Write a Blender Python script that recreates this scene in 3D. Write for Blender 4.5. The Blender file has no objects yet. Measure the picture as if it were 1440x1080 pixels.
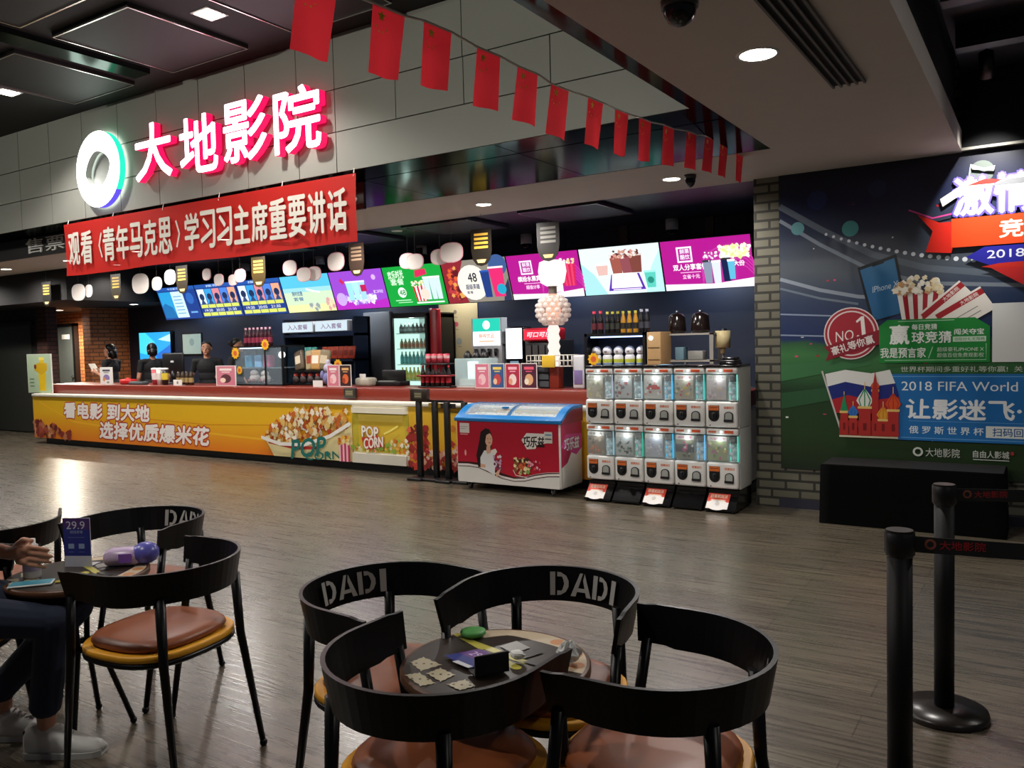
import bpy, bmesh, math, random
import numpy as np
from math import sin, cos, pi, radians, atan2, hypot
from mathutils import Vector, Matrix
from mathutils.geometry import tessellate_polygon

SC = bpy.context.scene
C = SC.collection
random.seed(7)

# ---------------------------------------------------------------- camera, world, exposure
cam = bpy.data.cameras.new('camera'); camo = bpy.data.objects.new('camera', cam); C.objects.link(camo)
cam.sensor_fit = 'HORIZONTAL'; cam.sensor_width = 36.0; cam.lens = 36.0 * 1165.0 / 1440.0
cam.clip_start = 0.05; cam.clip_end = 120
YAW, PITCH, ROLL, EYE = radians(32.85), radians(2.9), radians(1.455), 1.5
_f = Vector((-sin(YAW) * cos(PITCH), cos(YAW) * cos(PITCH), -sin(PITCH)))
_r = Vector((cos(YAW), sin(YAW), 0)); _d = _f.cross(_r)
_r2 = cos(ROLL) * _r + sin(ROLL) * _d; _d2 = -sin(ROLL) * _r + cos(ROLL) * _d
camo.matrix_world = Matrix(((_r2.x, -_d2.x, -_f.x, 0), (_r2.y, -_d2.y, -_f.y, 0), (_r2.z, -_d2.z, -_f.z, EYE), (0, 0, 0, 1)))
SC.camera = camo
SC.view_settings.view_transform = 'Standard'; SC.view_settings.look = 'None'
SC.view_settings.gamma = 1.0; SC.view_settings.use_curve_mapping = False
SC.view_settings.exposure = 0.2
W = bpy.data.worlds.new('world'); SC.world = W; W.use_nodes = True
W.node_tree.nodes['Background'].inputs[0].default_value = (0.55, 0.6, 0.75, 1)
W.node_tree.nodes['Background'].inputs[1].default_value = 0.05
DOWN_W = 120.0          # watts of a lobby downlight
KITCH_FILL_W = 45.0
LOBBY_W = 150.0
RIGHT_FILL_W = 50.0
SCREEN_E = 1.1        # brightness of the menu screens


# ---------------------------------------------------------------- materials
def lin(h):
    h = h.lstrip('#'); c = [int(h[i:i + 2], 16) / 255 for i in (0, 2, 4)]
    return tuple(x / 12.92 if x <= 0.04045 else ((x + 0.055) / 1.055) ** 2.4 for x in c) + (1,)


_mats = {}


def mat(h, rough=0.5, metal=0.0, emit=0.0, noise=0.08, nscale=6.0, bump=0.0, spec=0.5, sampled=True):
    key = (h, rough, metal, emit, noise, nscale, bump, spec, sampled)
    if key in _mats: return _mats[key]
    m = bpy.data.materials.new('surface_' + h.lstrip('#')); m.use_nodes = True
    nt = m.node_tree; b = nt.nodes['Principled BSDF']
    b.inputs['Base Color'].default_value = lin(h); b.inputs['Roughness'].default_value = rough
    b.inputs['Metallic'].default_value = metal; b.inputs['Specular IOR Level'].default_value = spec
    if emit > 0:
        b.inputs['Emission Color'].default_value = lin(h); b.inputs['Emission Strength'].default_value = emit
        b.inputs['Base Color'].default_value = (0.02, 0.02, 0.02, 1)
        if not sampled: m.cycles.emission_sampling = 'NONE'
    elif noise > 0:
        tc = nt.nodes.new('ShaderNodeTexCoord'); n = nt.nodes.new('ShaderNodeTexNoise')
        n.inputs['Scale'].default_value = nscale; n.inputs['Detail'].default_value = 4
        hs = nt.nodes.new('ShaderNodeHueSaturation'); hs.inputs['Color'].default_value = lin(h)
        mr = nt.nodes.new('ShaderNodeMapRange'); mr.inputs[3].default_value = 1 - noise; mr.inputs[4].default_value = 1 + noise
        nt.links.new(tc.outputs['Object'], n.inputs['Vector']); nt.links.new(n.outputs['Fac'], mr.inputs[0])
        nt.links.new(mr.outputs[0], hs.inputs['Value']); nt.links.new(hs.outputs[0], b.inputs['Base Color'])
        if bump > 0:
            bp = nt.nodes.new('ShaderNodeBump'); bp.inputs['Strength'].default_value = bump; bp.inputs['Distance'].default_value = 0.01
            nt.links.new(n.outputs['Fac'], bp.inputs['Height']); nt.links.new(bp.outputs[0], b.inputs['Normal'])
    _mats[key] = m
    return m


def clear_mat(h, amount=0.85, rough=0.05, gloss=True):
    key = ('clear', h, amount, rough)
    if key in _mats: return _mats[key]
    m = bpy.data.materials.new('clear_plastic'); m.use_nodes = True; nt = m.node_tree
    out = nt.nodes['Material Output']; b = nt.nodes['Principled BSDF']
    b.inputs['Base Color'].default_value = lin(h); b.inputs['Roughness'].default_value = rough
    t = nt.nodes.new('ShaderNodeBsdfTransparent'); t.inputs[0].default_value = lin('#ffffff')
    mx = nt.nodes.new('ShaderNodeMixShader'); mx.inputs[0].default_value = amount
    nt.links.new(b.outputs[0], mx.inputs[1]); nt.links.new(t.outputs[0], mx.inputs[2]); nt.links.new(mx.outputs[0], out.inputs[0])
    _mats[key] = m
    return m


def brick_mat(c1, c2, mortar, scale, rough=0.7, w=0.5, h=0.25, bump=0.4):
    m = bpy.data.materials.new('brickwork'); m.use_nodes = True; nt = m.node_tree; b = nt.nodes['Principled BSDF']
    tc = nt.nodes.new('ShaderNodeTexCoord'); sp = nt.nodes.new('ShaderNodeSeparateXYZ'); cb = nt.nodes.new('ShaderNodeCombineXYZ')
    ad = nt.nodes.new('ShaderNodeMath'); ad.operation = 'ADD'
    nt.links.new(tc.outputs['Object'], sp.inputs[0]); nt.links.new(sp.outputs[0], ad.inputs[0]); nt.links.new(sp.outputs[1], ad.inputs[1])
    nt.links.new(ad.outputs[0], cb.inputs[0]); nt.links.new(sp.outputs[2], cb.inputs[1])
    br = nt.nodes.new('ShaderNodeTexBrick'); br.inputs['Scale'].default_value = scale
    br.inputs['Color1'].default_value = lin(c1); br.inputs['Color2'].default_value = lin(c2); br.inputs['Mortar'].default_value = lin(mortar)
    br.inputs['Mortar Size'].default_value = 0.012; br.inputs['Brick Width'].default_value = w; br.inputs['Row Height'].default_value = h
    br.inputs['Mortar Smooth'].default_value = 0.2
    nt.links.new(cb.outputs[0], br.inputs['Vector']); nt.links.new(br.outputs['Color'], b.inputs['Base Color'])
    bp = nt.nodes.new('ShaderNodeBump'); bp.inputs['Strength'].default_value = bump; bp.inputs['Distance'].default_value = 0.01; bp.invert = True
    nt.links.new(br.outputs['Fac'], bp.inputs['Height']); nt.links.new(bp.outputs[0], b.inputs['Normal'])
    b.inputs['Roughness'].default_value = rough
    return m


def plank_mat():
    m = bpy.data.materials.new('wood_look_tile'); m.use_nodes = True; nt = m.node_tree; b = nt.nodes['Principled BSDF']
    tc = nt.nodes.new('ShaderNodeTexCoord')
    br = nt.nodes.new('ShaderNodeTexBrick'); br.inputs['Scale'].default_value = 1.0
    br.inputs['Brick Width'].default_value = 1.2; br.inputs['Row Height'].default_value = 0.2
    br.inputs['Mortar Size'].default_value = 0.0025; br.inputs['Color1'].default_value = lin('#574f43'); br.inputs['Color2'].default_value = lin('#635a4b')
    br.inputs['Mortar'].default_value = lin('#3a342c'); br.inputs['Bias'].default_value = 0
    nt.links.new(tc.outputs['Object'], br.inputs['Vector'])
    mp = nt.nodes.new('ShaderNodeMapping'); mp.inputs['Scale'].default_value = (1.2, 26, 1)
    n = nt.nodes.new('ShaderNodeTexNoise'); n.inputs['Scale'].default_value = 1.6; n.inputs['Detail'].default_value = 7; n.inputs['Roughness'].default_value = 0.65
    nt.links.new(tc.outputs['Object'], mp.inputs[0]); nt.links.new(mp.outputs[0], n.inputs['Vector'])
    mr = nt.nodes.new('ShaderNodeMapRange'); mr.inputs[1].default_value = 0.3; mr.inputs[2].default_value = 0.7; mr.inputs[3].default_value = 0.38; mr.inputs[4].default_value = 1.45
    hs = nt.nodes.new('ShaderNodeHueSaturation')
    nt.links.new(n.outputs['Fac'], mr.inputs[0]); nt.links.new(mr.outputs[0], hs.inputs['Value']); nt.links.new(br.outputs['Color'], hs.inputs['Color'])
    nt.links.new(hs.outputs[0], b.inputs['Base Color'])
    m2 = nt.nodes.new('ShaderNodeMapRange'); m2.inputs[3].default_value = 0.20; m2.inputs[4].default_value = 0.36
    nt.links.new(n.outputs['Fac'], m2.inputs[0]); nt.links.new(m2.outputs[0], b.inputs['Roughness'])
    bp = nt.nodes.new('ShaderNodeBump'); bp.inputs['Strength'].default_value = 0.09; bp.inputs['Distance'].default_value = 0.004
    nt.links.new(n.outputs['Fac'], bp.inputs['Height']); nt.links.new(bp.outputs[0], b.inputs['Normal'])
    b.inputs['Specular IOR Level'].default_value = 0.9
    return m


def ramp_mat(stops, axis=2, rough=0.5, noise=0.03, nscale=5.0, emit=0.0):
    """print whose ink runs from colour to colour along one generated axis"""
    m = bpy.data.materials.new('printed_ramp'); m.use_nodes = True; nt = m.node_tree; b = nt.nodes['Principled BSDF']
    tc = nt.nodes.new('ShaderNodeTexCoord'); sp = nt.nodes.new('ShaderNodeSeparateXYZ'); nt.links.new(tc.outputs['Generated'], sp.inputs[0])
    n = nt.nodes.new('ShaderNodeTexNoise'); n.inputs['Scale'].default_value = nscale; n.inputs['Detail'].default_value = 5
    nt.links.new(tc.outputs['Object'], n.inputs['Vector'])
    ma = nt.nodes.new('ShaderNodeMath'); ma.operation = 'MULTIPLY_ADD'; ma.inputs[1].default_value = noise * 2; ma.inputs[2].default_value = -noise
    nt.links.new(n.outputs['Fac'], ma.inputs[0])
    ad = nt.nodes.new('ShaderNodeMath'); ad.operation = 'ADD'; nt.links.new(sp.outputs[axis], ad.inputs[0]); nt.links.new(ma.outputs[0], ad.inputs[1])
    cr = nt.nodes.new('ShaderNodeValToRGB'); nt.links.new(ad.outputs[0], cr.inputs[0])
    els = cr.color_ramp.elements
    els[0].position, els[0].color = stops[0][0], lin(stops[0][1]); els[1].position, els[1].color = stops[-1][0], lin(stops[-1][1])
    for p, c in stops[1:-1]:
        e = els.new(p); e.color = lin(c)
    nt.links.new(cr.outputs[0], b.inputs['Base Color']); b.inputs['Roughness'].default_value = rough
    if emit > 0:
        nt.links.new(cr.outputs[0], b.inputs['Emission Color']); b.inputs['Emission Strength'].default_value = emit
    return m


# ---------------------------------------------------------------- mesh builder
class MB:
    def __init__(self): self.v = []; self.f = []; self.m = []; self.s = []; self.mats = []

    def mi(self, m):
        if m not in self.mats: self.mats.append(m)
        return self.mats.index(m)

    def add(self, vs, fs, m, smooth=False, M=None):
        o = len(self.v); k = self.mi(m)
        for p in vs: self.v.append(tuple(M @ Vector(p)) if M is not None else tuple(p))
        for f in fs: self.f.append([i + o for i in f]); self.m.append(k); self.s.append(smooth)
        return self

    def box(self, x0, x1, y0, y1, z0, z1, m, M=None):
        vs = [(x, y, z) for z in (z0, z1) for y in (y0, y1) for x in (x0, x1)]
        return self.add(vs, [(0, 2, 3, 1), (4, 5, 7, 6), (0, 1, 5, 4), (2, 6, 7, 3), (0, 4, 6, 2), (1, 3, 7, 5)], m, False, M)

    def rbox(self, x0, x1, y0, y1, z0, z1, r, m, seg=2, M=None, smooth=True):
        bm = bmesh.new(); bmesh.ops.create_cube(bm, size=1)
        for v in bm.verts: v.co = Vector(((x0 + x1) / 2 + v.co.x * (x1 - x0), (y0 + y1) / 2 + v.co.y * (y1 - y0), (z0 + z1) / 2 + v.co.z * (z1 - z0)))
        r = min(r, 0.49 * min(abs(x1 - x0), abs(y1 - y0), abs(z1 - z0)))
        bmesh.ops.bevel(bm, geom=bm.edges[:], offset=r, segments=seg, profile=0.5, affect='EDGES')
        bm.verts.index_update()
        self.add([v.co[:] for v in bm.verts], [[v.index for v in f.verts] for f in bm.faces], m, smooth, M); bm.free()
        return self

    def cyl(self, p0, p1, r0, r1, m, n=16, smooth=True, caps=True):
        p0, p1 = Vector(p0), Vector(p1); d = (p1 - p0).normalized()
        a = d.orthogonal().normalized(); b = d.cross(a)
        vs = [p + (a * cos(t) + b * sin(t)) * r for p, r in ((p0, r0), (p1, r1)) for t in (2 * pi * i / n for i in range(n))]
        self.add(vs, [(i, (i + 1) % n, n + (i + 1) % n, n + i) for i in range(n)], m, smooth)
        if caps: self.add(vs, [list(range(n))[::-1], list(range(n, 2 * n))], m, False)
        return self

    def tube(self, pts, r, m, n=10, closed=False, sy=1.0):
        pts = [Vector(p) for p in pts]; k = len(pts); vs = []; a = None
        for i, p in enumerate(pts):
            q0 = pts[(i - 1) % k] if closed or i > 0 else p; q1 = pts[(i + 1) % k] if closed or i < k - 1 else p
            d = (q1 - q0).normalized()
            if a is None: a = d.orthogonal().normalized()
            a = (a - d * a.dot(d)).normalized(); b = d.cross(a)
            rr = r[i] if isinstance(r, (list, tuple)) else r
            vs += [p + (a * cos(2 * pi * j / n) + b * sin(2 * pi * j / n) * sy) * rr for j in range(n)]
        fs = []
        for i in range(k if closed else k - 1):
            for j in range(n):
                fs.append((i * n + j, i * n + (j + 1) % n, ((i + 1) % k) * n + (j + 1) % n, ((i + 1) % k) * n + j))
        self.add(vs, fs, m, True)
        if not closed: self.add(vs, [list(range(n))[::-1], list(range((k - 1) * n, k * n))], m)
        return self

    def lathe(self, prof, m, c=(0, 0, 0), n=20, M=None, smooth=True, a0=0, a1=2 * pi):
        full = abs(a1 - a0 - 2 * pi) < 1e-6; k = n if full else n + 1; vs = []
        for r, z in prof:
            vs += [(c[0] + r * cos(a0 + (a1 - a0) * i / n), c[1] + r * sin(a0 + (a1 - a0) * i / n), c[2] + z) for i in range(k)]
        fs = []
        for j in range(len(prof) - 1):
            for i in range(n):
                i2 = (i + 1) % k
                fs.append((j * k + i, j * k + i2, (j + 1) * k + i2, (j + 1) * k + i))
        return self.add(vs, fs, m, smooth, M)

    def sph(self, c, r, m, n=12, M=None):
        rx, ry, rz = r if isinstance(r, (tuple, list)) else (r, r, r); vs = []; fs = []; h = n // 2 + 1
        for j in range(h + 1):
            t = pi * j / h
            for i in range(n): vs.append((c[0] + rx * sin(t) * cos(2 * pi * i / n), c[1] + ry * sin(t) * sin(2 * pi * i / n), c[2] + rz * cos(t)))
        for j in range(h):
            for i in range(n): fs.append((j * n + i, (j + 1) * n + i, (j + 1) * n + (i + 1) % n, j * n + (i + 1) % n))
        return self.add(vs, fs, m, True, M)

    def prism(self, poly, z0, z1, m, M=None, side=None):
        n = len(poly); vs = [(x, y, z0) for x, y in poly] + [(x, y, z1) for x, y in poly]
        tri = tessellate_polygon([[Vector((x, y, 0)) for x, y in poly]])
        self.add(vs, [tuple(t) for t in tri] + [tuple(i + n for i in t) for t in tri], m, False, M)
        return self.add(vs, [(i, (i + 1) % n, n + (i + 1) % n, n + i) for i in range(n)], side or m, False, M)

    def build(self, name, parent=None, loc=(0, 0, 0), rot=(0, 0, 0)):
        me = bpy.data.meshes.new(name); me.from_pydata(self.v, [], self.f)
        for m in self.mats: me.materials.append(m)
        me.polygons.foreach_set('material_index', self.m); me.polygons.foreach_set('use_smooth', self.s)
        bm = bmesh.new(); bm.from_mesh(me); bmesh.ops.remove_doubles(bm, verts=bm.verts, dist=1e-6) if not isinstance(self, Print) else None
        bmesh.ops.recalc_face_normals(bm, faces=bm.faces) if not isinstance(self, Print) else None
        bm.to_mesh(me); bm.free(); me.update()
        o = bpy.data.objects.new(name, me); C.objects.link(o); o.location = loc; o.rotation_euler = rot
        if parent: o.parent = parent
        return o


_txt = {}


def text_geo(s, bold=0.0, extrude=0.0):
    key = (s, bold, extrude)
    if key not in _txt:
        cu = bpy.data.curves.new('lettering', 'FONT'); cu.body = s; cu.size = 1; cu.offset = bold; cu.extrude = extrude; cu.resolution_u = 3
        o = bpy.data.objects.new('lettering', cu); C.objects.link(o)
        me = bpy.data.meshes.new_from_object(o.evaluated_get(bpy.context.evaluated_depsgraph_get()))
        vs = [v.co.copy() for v in me.vertices]; fs = [list(p.vertices) for p in me.polygons]
        bpy.data.objects.remove(o); bpy.data.curves.remove(cu); bpy.data.meshes.remove(me)
        x0, x1 = min(v.x for v in vs), max(v.x for v in vs); y0, y1 = min(v.y for v in vs), max(v.y for v in vs)
        _txt[key] = ([((v.x - x0) / (x1 - x0), (v.y - y0) / (y1 - y0), v.z) for v in vs], fs, (x1 - x0) / (y1 - y0))
    return _txt[key]


class Print(MB):
    """flat printed matter: layered ink on one plane, all one mesh"""

    def __init__(self, O, U=(1, 0, 0), V=(0, 0, 1), e=0.0, step=0.0002, rough=0.5):
        super().__init__(); self.O = Vector(O); self.U = Vector(U).normalized(); self.V = Vector(V).normalized()
        self.N = self.U.cross(self.V); self.e = e; self.step = step; self.k = 0; self.rough = rough

    def pm(self, c):
        if not isinstance(c, str): return c
        return mat(c, self.rough, emit=self.e, noise=0, sampled=False) if self.e > 0 else mat(c, self.rough, noise=0)

    def p(self, u, v): return self.O + self.U * u + self.V * v + self.N * (self.k * self.step)

    def poly(self, pts, c, hold=False):
        if not hold: self.k += 1
        tri = tessellate_polygon([[Vector((a, b, 0)) for a, b in pts]])
        return self.add([self.p(a, b) for a, b in pts], [tuple(t) for t in tri], self.pm(c))

    def rect(self, u0, v0, u1, v1, c, hold=False): return self.poly([(u0, v0), (u1, v0), (u1, v1), (u0, v1)], c, hold)

    def disc(self, u, v, r, c, n=20, ry=None, hold=False):
        ry = ry or r
        return self.poly([(u + r * cos(2 * pi * i / n), v + ry * sin(2 * pi * i / n)) for i in range(n)], c, hold)

    def ring(self, u, v, r0, r1, c, n=28):
        self.k += 1
        vs = [self.p(u + r * cos(2 * pi * i / n), v + r * sin(2 * pi * i / n)) for r in (r0, r1) for i in range(n)]
        return self.add(vs, [(i, (i + 1) % n, n + (i + 1) % n, n + i) for i in range(n)], self.pm(c))

    def stroke(self, pts, w, c, hold=False):
        if not hold: self.k += 1
        L = []; R = []
        for i, (a, b) in enumerate(pts):
            q0 = pts[max(i - 1, 0)]; q1 = pts[min(i + 1, len(pts) - 1)]
            dx, dy = q1[0] - q0[0], q1[1] - q0[1]; d = hypot(dx, dy) or 1
            ww = w[i] if isinstance(w, (list, tuple)) else w
            L.append(self.p(a - dy / d * ww / 2, b + dx / d * ww / 2)); R.append(self.p(a + dy / d * ww / 2, b - dx / d * ww / 2))
        n = len(pts)
        return self.add(L + R, [(i, n + i, n + i + 1, i + 1) for i in range(n - 1)], self.pm(c))

    def text(self, s, u0, v0, u1, v1, c, bold=0.0, slant=0.0, rot=0.0, rise=0.0, outline=None, ow=0.03):
        """lettering fitted into a box"""
        h_ = v1 - v0
        vs, fs, _ = text_geo(s); uc, vc = (u0 + u1) / 2, (v0 + v1) / 2

        def lay(b, col, nd):
            shifts = [(0, 0)] + ([(b * h_ * cos(2 * pi * i / nd), b * h_ * sin(2 * pi * i / nd)) for i in range(nd)] if b > 0 else [])
            for du, dv in shifts:
                self.k += 1; out = []
                for x, y, z in vs:
                    a = u0 + x * (u1 - u0); b2 = v0 + y * h_
                    a += (b2 - vc) * slant; b2 += (a - uc) * rise
                    if rot: da, db = a - uc, b2 - vc; a, b2 = uc + da * cos(rot) - db * sin(rot), vc + da * sin(rot) + db * cos(rot)
                    out.append(self.p(a + du, b2 + dv))
                self.add(out, fs, self.pm(col)); self.k -= .75
            self.k += 1
        if outline: lay(bold * .7 + ow, outline, 8)
        lay(bold * .7, c, 4 if bold > .015 else 1)
        return self

    def blobs(self, u0, v0, u1, v1, n, r0, r1, cols, shape=None):
        for i in range(n):
            u, v = random.uniform(u0, u1), random.uniform(v0, v1)
            if shape and not shape(u, v): continue
            r = random.uniform(r0, r1); a = random.random() * 6
            self.poly([(u + r * (0.75 + 0.25 * cos(5 * t + a)) * cos(t), v + r * (0.75 + 0.25 * sin(4 * t + a)) * sin(t)) for t in (2 * pi * j / 11 for j in range(11))], random.choice(cols))
        return self


# ---------------------------------------------------------------- scene tree helpers
def thing(name, label, cat, loc=(0, 0, 0), rz=0.0, group=None):
    o = bpy.data.objects.new(name, None); C.objects.link(o); o.empty_display_size = 0.1
    o.location = loc; o.rotation_euler = (0, 0, rz)
    return tag(o, label, cat, group)


def tag(o, label, cat, group=None, kind=None):
    o['label'] = label; o['category'] = cat
    if group: o['group'] = group
    if kind: o['kind'] = kind
    return o


def struct(o): o['kind'] = 'structure'; return o


def sbox(name, x0, x1, y0, y1, z0, z1, m):
    return struct(MB().box(x0, x1, y0, y1, z0, z1, m).build(name))


def kids(o): return [c for c in bpy.data.objects if c.parent == o]


def dup(root, loc, rz=0.0, label=None, group=None, tree=None):
    tree = tree or [(c, kids(c)) for c in kids(root)]
    r = root.copy(); C.objects.link(r); r.location = loc; r.rotation_euler = (0, 0, rz)
    if label: r['label'] = label
    if group: r['group'] = group
    for ch, gs in tree:
        c = ch.copy(); C.objects.link(c); c.parent = r
        for g in gs:
            d = g.copy(); C.objects.link(d); d.parent = c
    return r


def lamp(parent, kind, loc, power, color, size=0.1, spot=120, aim=None, blend=0.6):
    li = bpy.data.lights.new(kind.lower() + '_light', kind); li.energy = power; li.color = color
    if kind == 'SPOT': li.spot_size = radians(spot); li.spot_blend = blend; li.shadow_soft_size = size
    elif kind == 'POINT': li.shadow_soft_size = size
    o = bpy.data.objects.new(kind.lower() + '_light', li); C.objects.link(o); o.location = loc
    if aim is not None: o.rotation_euler = (Vector(aim) - Vector(loc)).to_track_quat('-Z', 'Y').to_euler()
    if parent: o.parent = parent
    return o


WHITE_L = (1.0, 0.95, 0.90)
black = mat('#0b0b0c', 0.4, noise=0.15); black_gloss = mat('#08080a', 0.15); black_matte = mat('#0a0a0b', 0.85, noise=0.2)
white = mat('#e4e2dc', 0.45); steel = mat('#9a9a9a', 0.3, 1.0); dark_steel = mat('#2a2b2d', 0.35, 0.8)

# ================================================================ THE SETTING
FL = struct(MB().box(-24, 4.5, -4, 12, -0.1, 0, plank_mat()).build('floor'))
navy = mat('#141c2c', 0.55); dark_ceiling = mat('#100f10', 0.75); plaster = mat('#bab2aa', 0.85, noise=0.05)
# fascia over the counter: grey boards with dark joints
fas = MB(); board = mat('#8a8b83', 0.6, noise=0.05, nscale=2.5); joint = mat('#3c3d3a', 0.8)
fas.box(-20, -1.80, 4.845, 4.95, 2.872, 3.93, joint)
rows = [(2.864, 3.18, [-20 + 0.62 * i for i in range(25)] + [-4.7, -1.80]),
        (3.18, 3.51, [-20 + 0.62 * i for i in range(25)] + [-4.70, -4.08, -3.455, -2.75, -1.80]),
        (3.51, 3.93, [-20 + 0.62 * i for i in range(25)] + [-4.70, -3.46, -1.80])]
for z0, z1, xs in rows:
    xs = sorted(set(round(x, 3) for x in xs if x <= -4.69)) + [x for x in xs if x > -4.69]
    for a, b in zip(xs, xs[1:]):
        if b - a > 0.05: fas.box(a + 0.004, b - 0.004, 4.82, 4.85, z0 + 0.004, z1 - 0.004, board)
struct(fas.build('wall_fascia'))
sbox('ceiling_lobby', -24, -1.7, -4, 4.95, 3.93, 4.05, dark_ceiling)
sbox('ceiling_right', -0.55, 4.5, -4, 7.4, 3.45, 3.6, mat('#101217', 0.7))
bk = MB().box(-1.70, -0.55, -4, 7.36, 2.862, 3.02, plaster)
bk.box(-1.70, -0.6, -4, 7.36, 3.02, 4.0, mat('#15161a', 0.8))
struct(bk.build('ceiling_bulkhead'))
so = MB().box(-20, -1.70, 6.2, 7.36, 2.862, 3.02, plaster)
struct(so.build('ceiling_soffit'))
mirror = bpy.data.materials.new('dark_mirror_steel'); mirror.use_nodes = True; _nt = mirror.node_tree
_g = _nt.nodes.new('ShaderNodeBsdfGlossy'); _g.inputs['Color'].default_value = (0.075, 0.09, 0.085, 1); _g.inputs['Roughness'].default_value = 0.12
_n = _nt.nodes.new('ShaderNodeTexNoise'); _n.inputs['Scale'].default_value = 1.5; _tc = _nt.nodes.new('ShaderNodeTexCoord'); _nt.links.new(_tc.outputs['Object'], _n.inputs['Vector'])
_mr = _nt.nodes.new('ShaderNodeMapRange'); _mr.inputs[3].default_value = 0.06; _mr.inputs[4].default_value = 0.20; _nt.links.new(_n.outputs['Fac'], _mr.inputs[0]); _nt.links.new(_mr.outputs[0], _g.inputs['Roughness'])
_nt.links.new(_g.outputs[0], _nt.nodes['Material Output'].inputs[0])
mi = MB()
for i in range(12):
    x = -20 + i * 1.525
    mi.box(x + 0.004, x + 1.521, 4.83, 5.16, 2.866, 2.90, mirror); mi.box(x + 0.004, x + 1.521, 5.17, 6.198, 2.864, 2.90, mirror)
mi.box(-1.80, -1.702, -4, 4.83, 2.864, 2.90, mirror)
struct(mi.build('ceiling_mirror_band'))
sbox('ceiling_kitchen', -20, -2.16, 7.36, 9.9, 2.94, 3.05, mat('#0f1524', 0.5))
sbox('wall_back', -15.45, -2.1, 9.8, 9.95, 0, 3.0, mat('#1a2438', 0.5, noise=0.05))
red_brick = brick_mat('#b8703e', '#a05c30', '#6a4026', 1.0, w=0.24, h=0.075)
lb = MB().box(-21, -15.45, 9.8, 9.95, 0, 3.0, red_brick); lb.box(-15.65, -15.4, 9.0, 9.8, 0, 3.0, red_brick)
struct(lb.build('wall_ticket_room'))
struct(MB().box(-15.80, -15.45, 8.2, 8.4, 0, 2.9, brick_mat('#4a261b', '#3c1e15', '#1d0f0b', 1.0, w=0.24, h=0.075)).build('wall_pillar'))
grey_brick = brick_mat('#6b6859', '#615e50', '#2c2b25', 1.0, w=0.24, h=0.078)
wr = MB().box(-2.155, 4.5, 7.30, 7.5, 0, 3.9, grey_brick)
struct(wr.build('wall_right'))
sbox('wall_right_upper', -0.55, 4.5, 7.24, 7.30, 2.885, 3.6, mat('#0c0e12', 0.8))
sbox('trim_1', -0.55, 4.5, 7.225, 7.30, 2.865, 2.885, mat('#8d8a80', 0.5))
sbox('wall_kitchen_right', -2.155, -1.9, 7.5, 9.95, 0, 3.0, navy)
sbox('baseboard_right', -1.955, 4.5, 7.285, 7.30, 0, 0.08, mat('#2b2b3a', 0.4))
sbox('wall_left', -24, -15.8, 8.3, 8.45, 0, 2.86, mat('#1b1917', 0.7))
dl = MB().box(-18.4, -16.15, 8.27, 8.3, 0.02, 2.05, mat('#2b2c26', 0.5)); dl.box(-18.5, -16.05, 8.24, 8.3, 2.05, 2.12, mat('#0c0b0a', 0.6))
struct(dl.build('door_1'))
sbox('ceiling_ticket_room', -21, -13.2, 7.36, 9.9, 2.36, 2.94, mat('#0e0b0a', 0.8))
sbox('ceiling_left', -24, -20, 4.95, 8.45, 2.862, 3.0, dark_ceiling)
# dark beams under the right ceiling
bm_ = MB()
for y in (4.4, 5.2, 6.1): bm_.box(-0.5, 4.5, y, y + 0.12, 3.3, 3.45, mat('#1a1c20', 0.5))
struct(bm_.build('ceiling_beam'))
# panelled door in the ticket room
d = MB().box(-17.98, -17.9, 9.70, 9.8, 0, 2.13, black).box(-17.28, -17.2, 9.70, 9.8, 0, 2.13, black).box(-17.98, -17.2, 9.70, 9.8, 2.07, 2.13, black)
struct(d.build('trim_2'))
dd = struct(MB().box(-17.9, -17.28, 9.74, 9.8, 0, 2.07, mat('#4e5453', 0.4)).build('door_2'))
MB().rbox(-17.74, -17.45, 9.73, 9.74, 1.80, 1.90, 0.004, mat('#e8e8e2')).build('notice', dd)
MB().cyl((-17.36, 9.70, 1.0), (-17.36, 9.74, 1.0), 0.025, 0.025, steel).build('door_handle', dd)

# ---------------------------------------------------------------- ceiling fittings
trimA = mat('#d8d2ce', 0.22, 1.0)


def ceiling_panel(x0, x1, y0, y1, z, label, group, face='#0f0c0d', tr=0.012):
    t = thing('ceiling_panel', label, 'ceiling panel', ((x0 + x1) / 2, (y0 + y1) / 2, z), 0, group)
    a, b = (x1 - x0) / 2, (y1 - y0) / 2
    MB().box(-a, a, -b, b, 0, 0.03, mat(face, 0.6)).build('board', t)
    e = MB().box(-a, a, -b, -b + tr, -0.008, 0.0, trimA).box(-a, a, b - tr, b, -0.008, 0, trimA).box(-a, -a + tr, -b + tr, b - tr, -0.008, 0, trimA).box(a - tr, a, -b + tr, b - tr, -0.008, 0, trimA)
    e.build('edge_trim', t)
    return t


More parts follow.
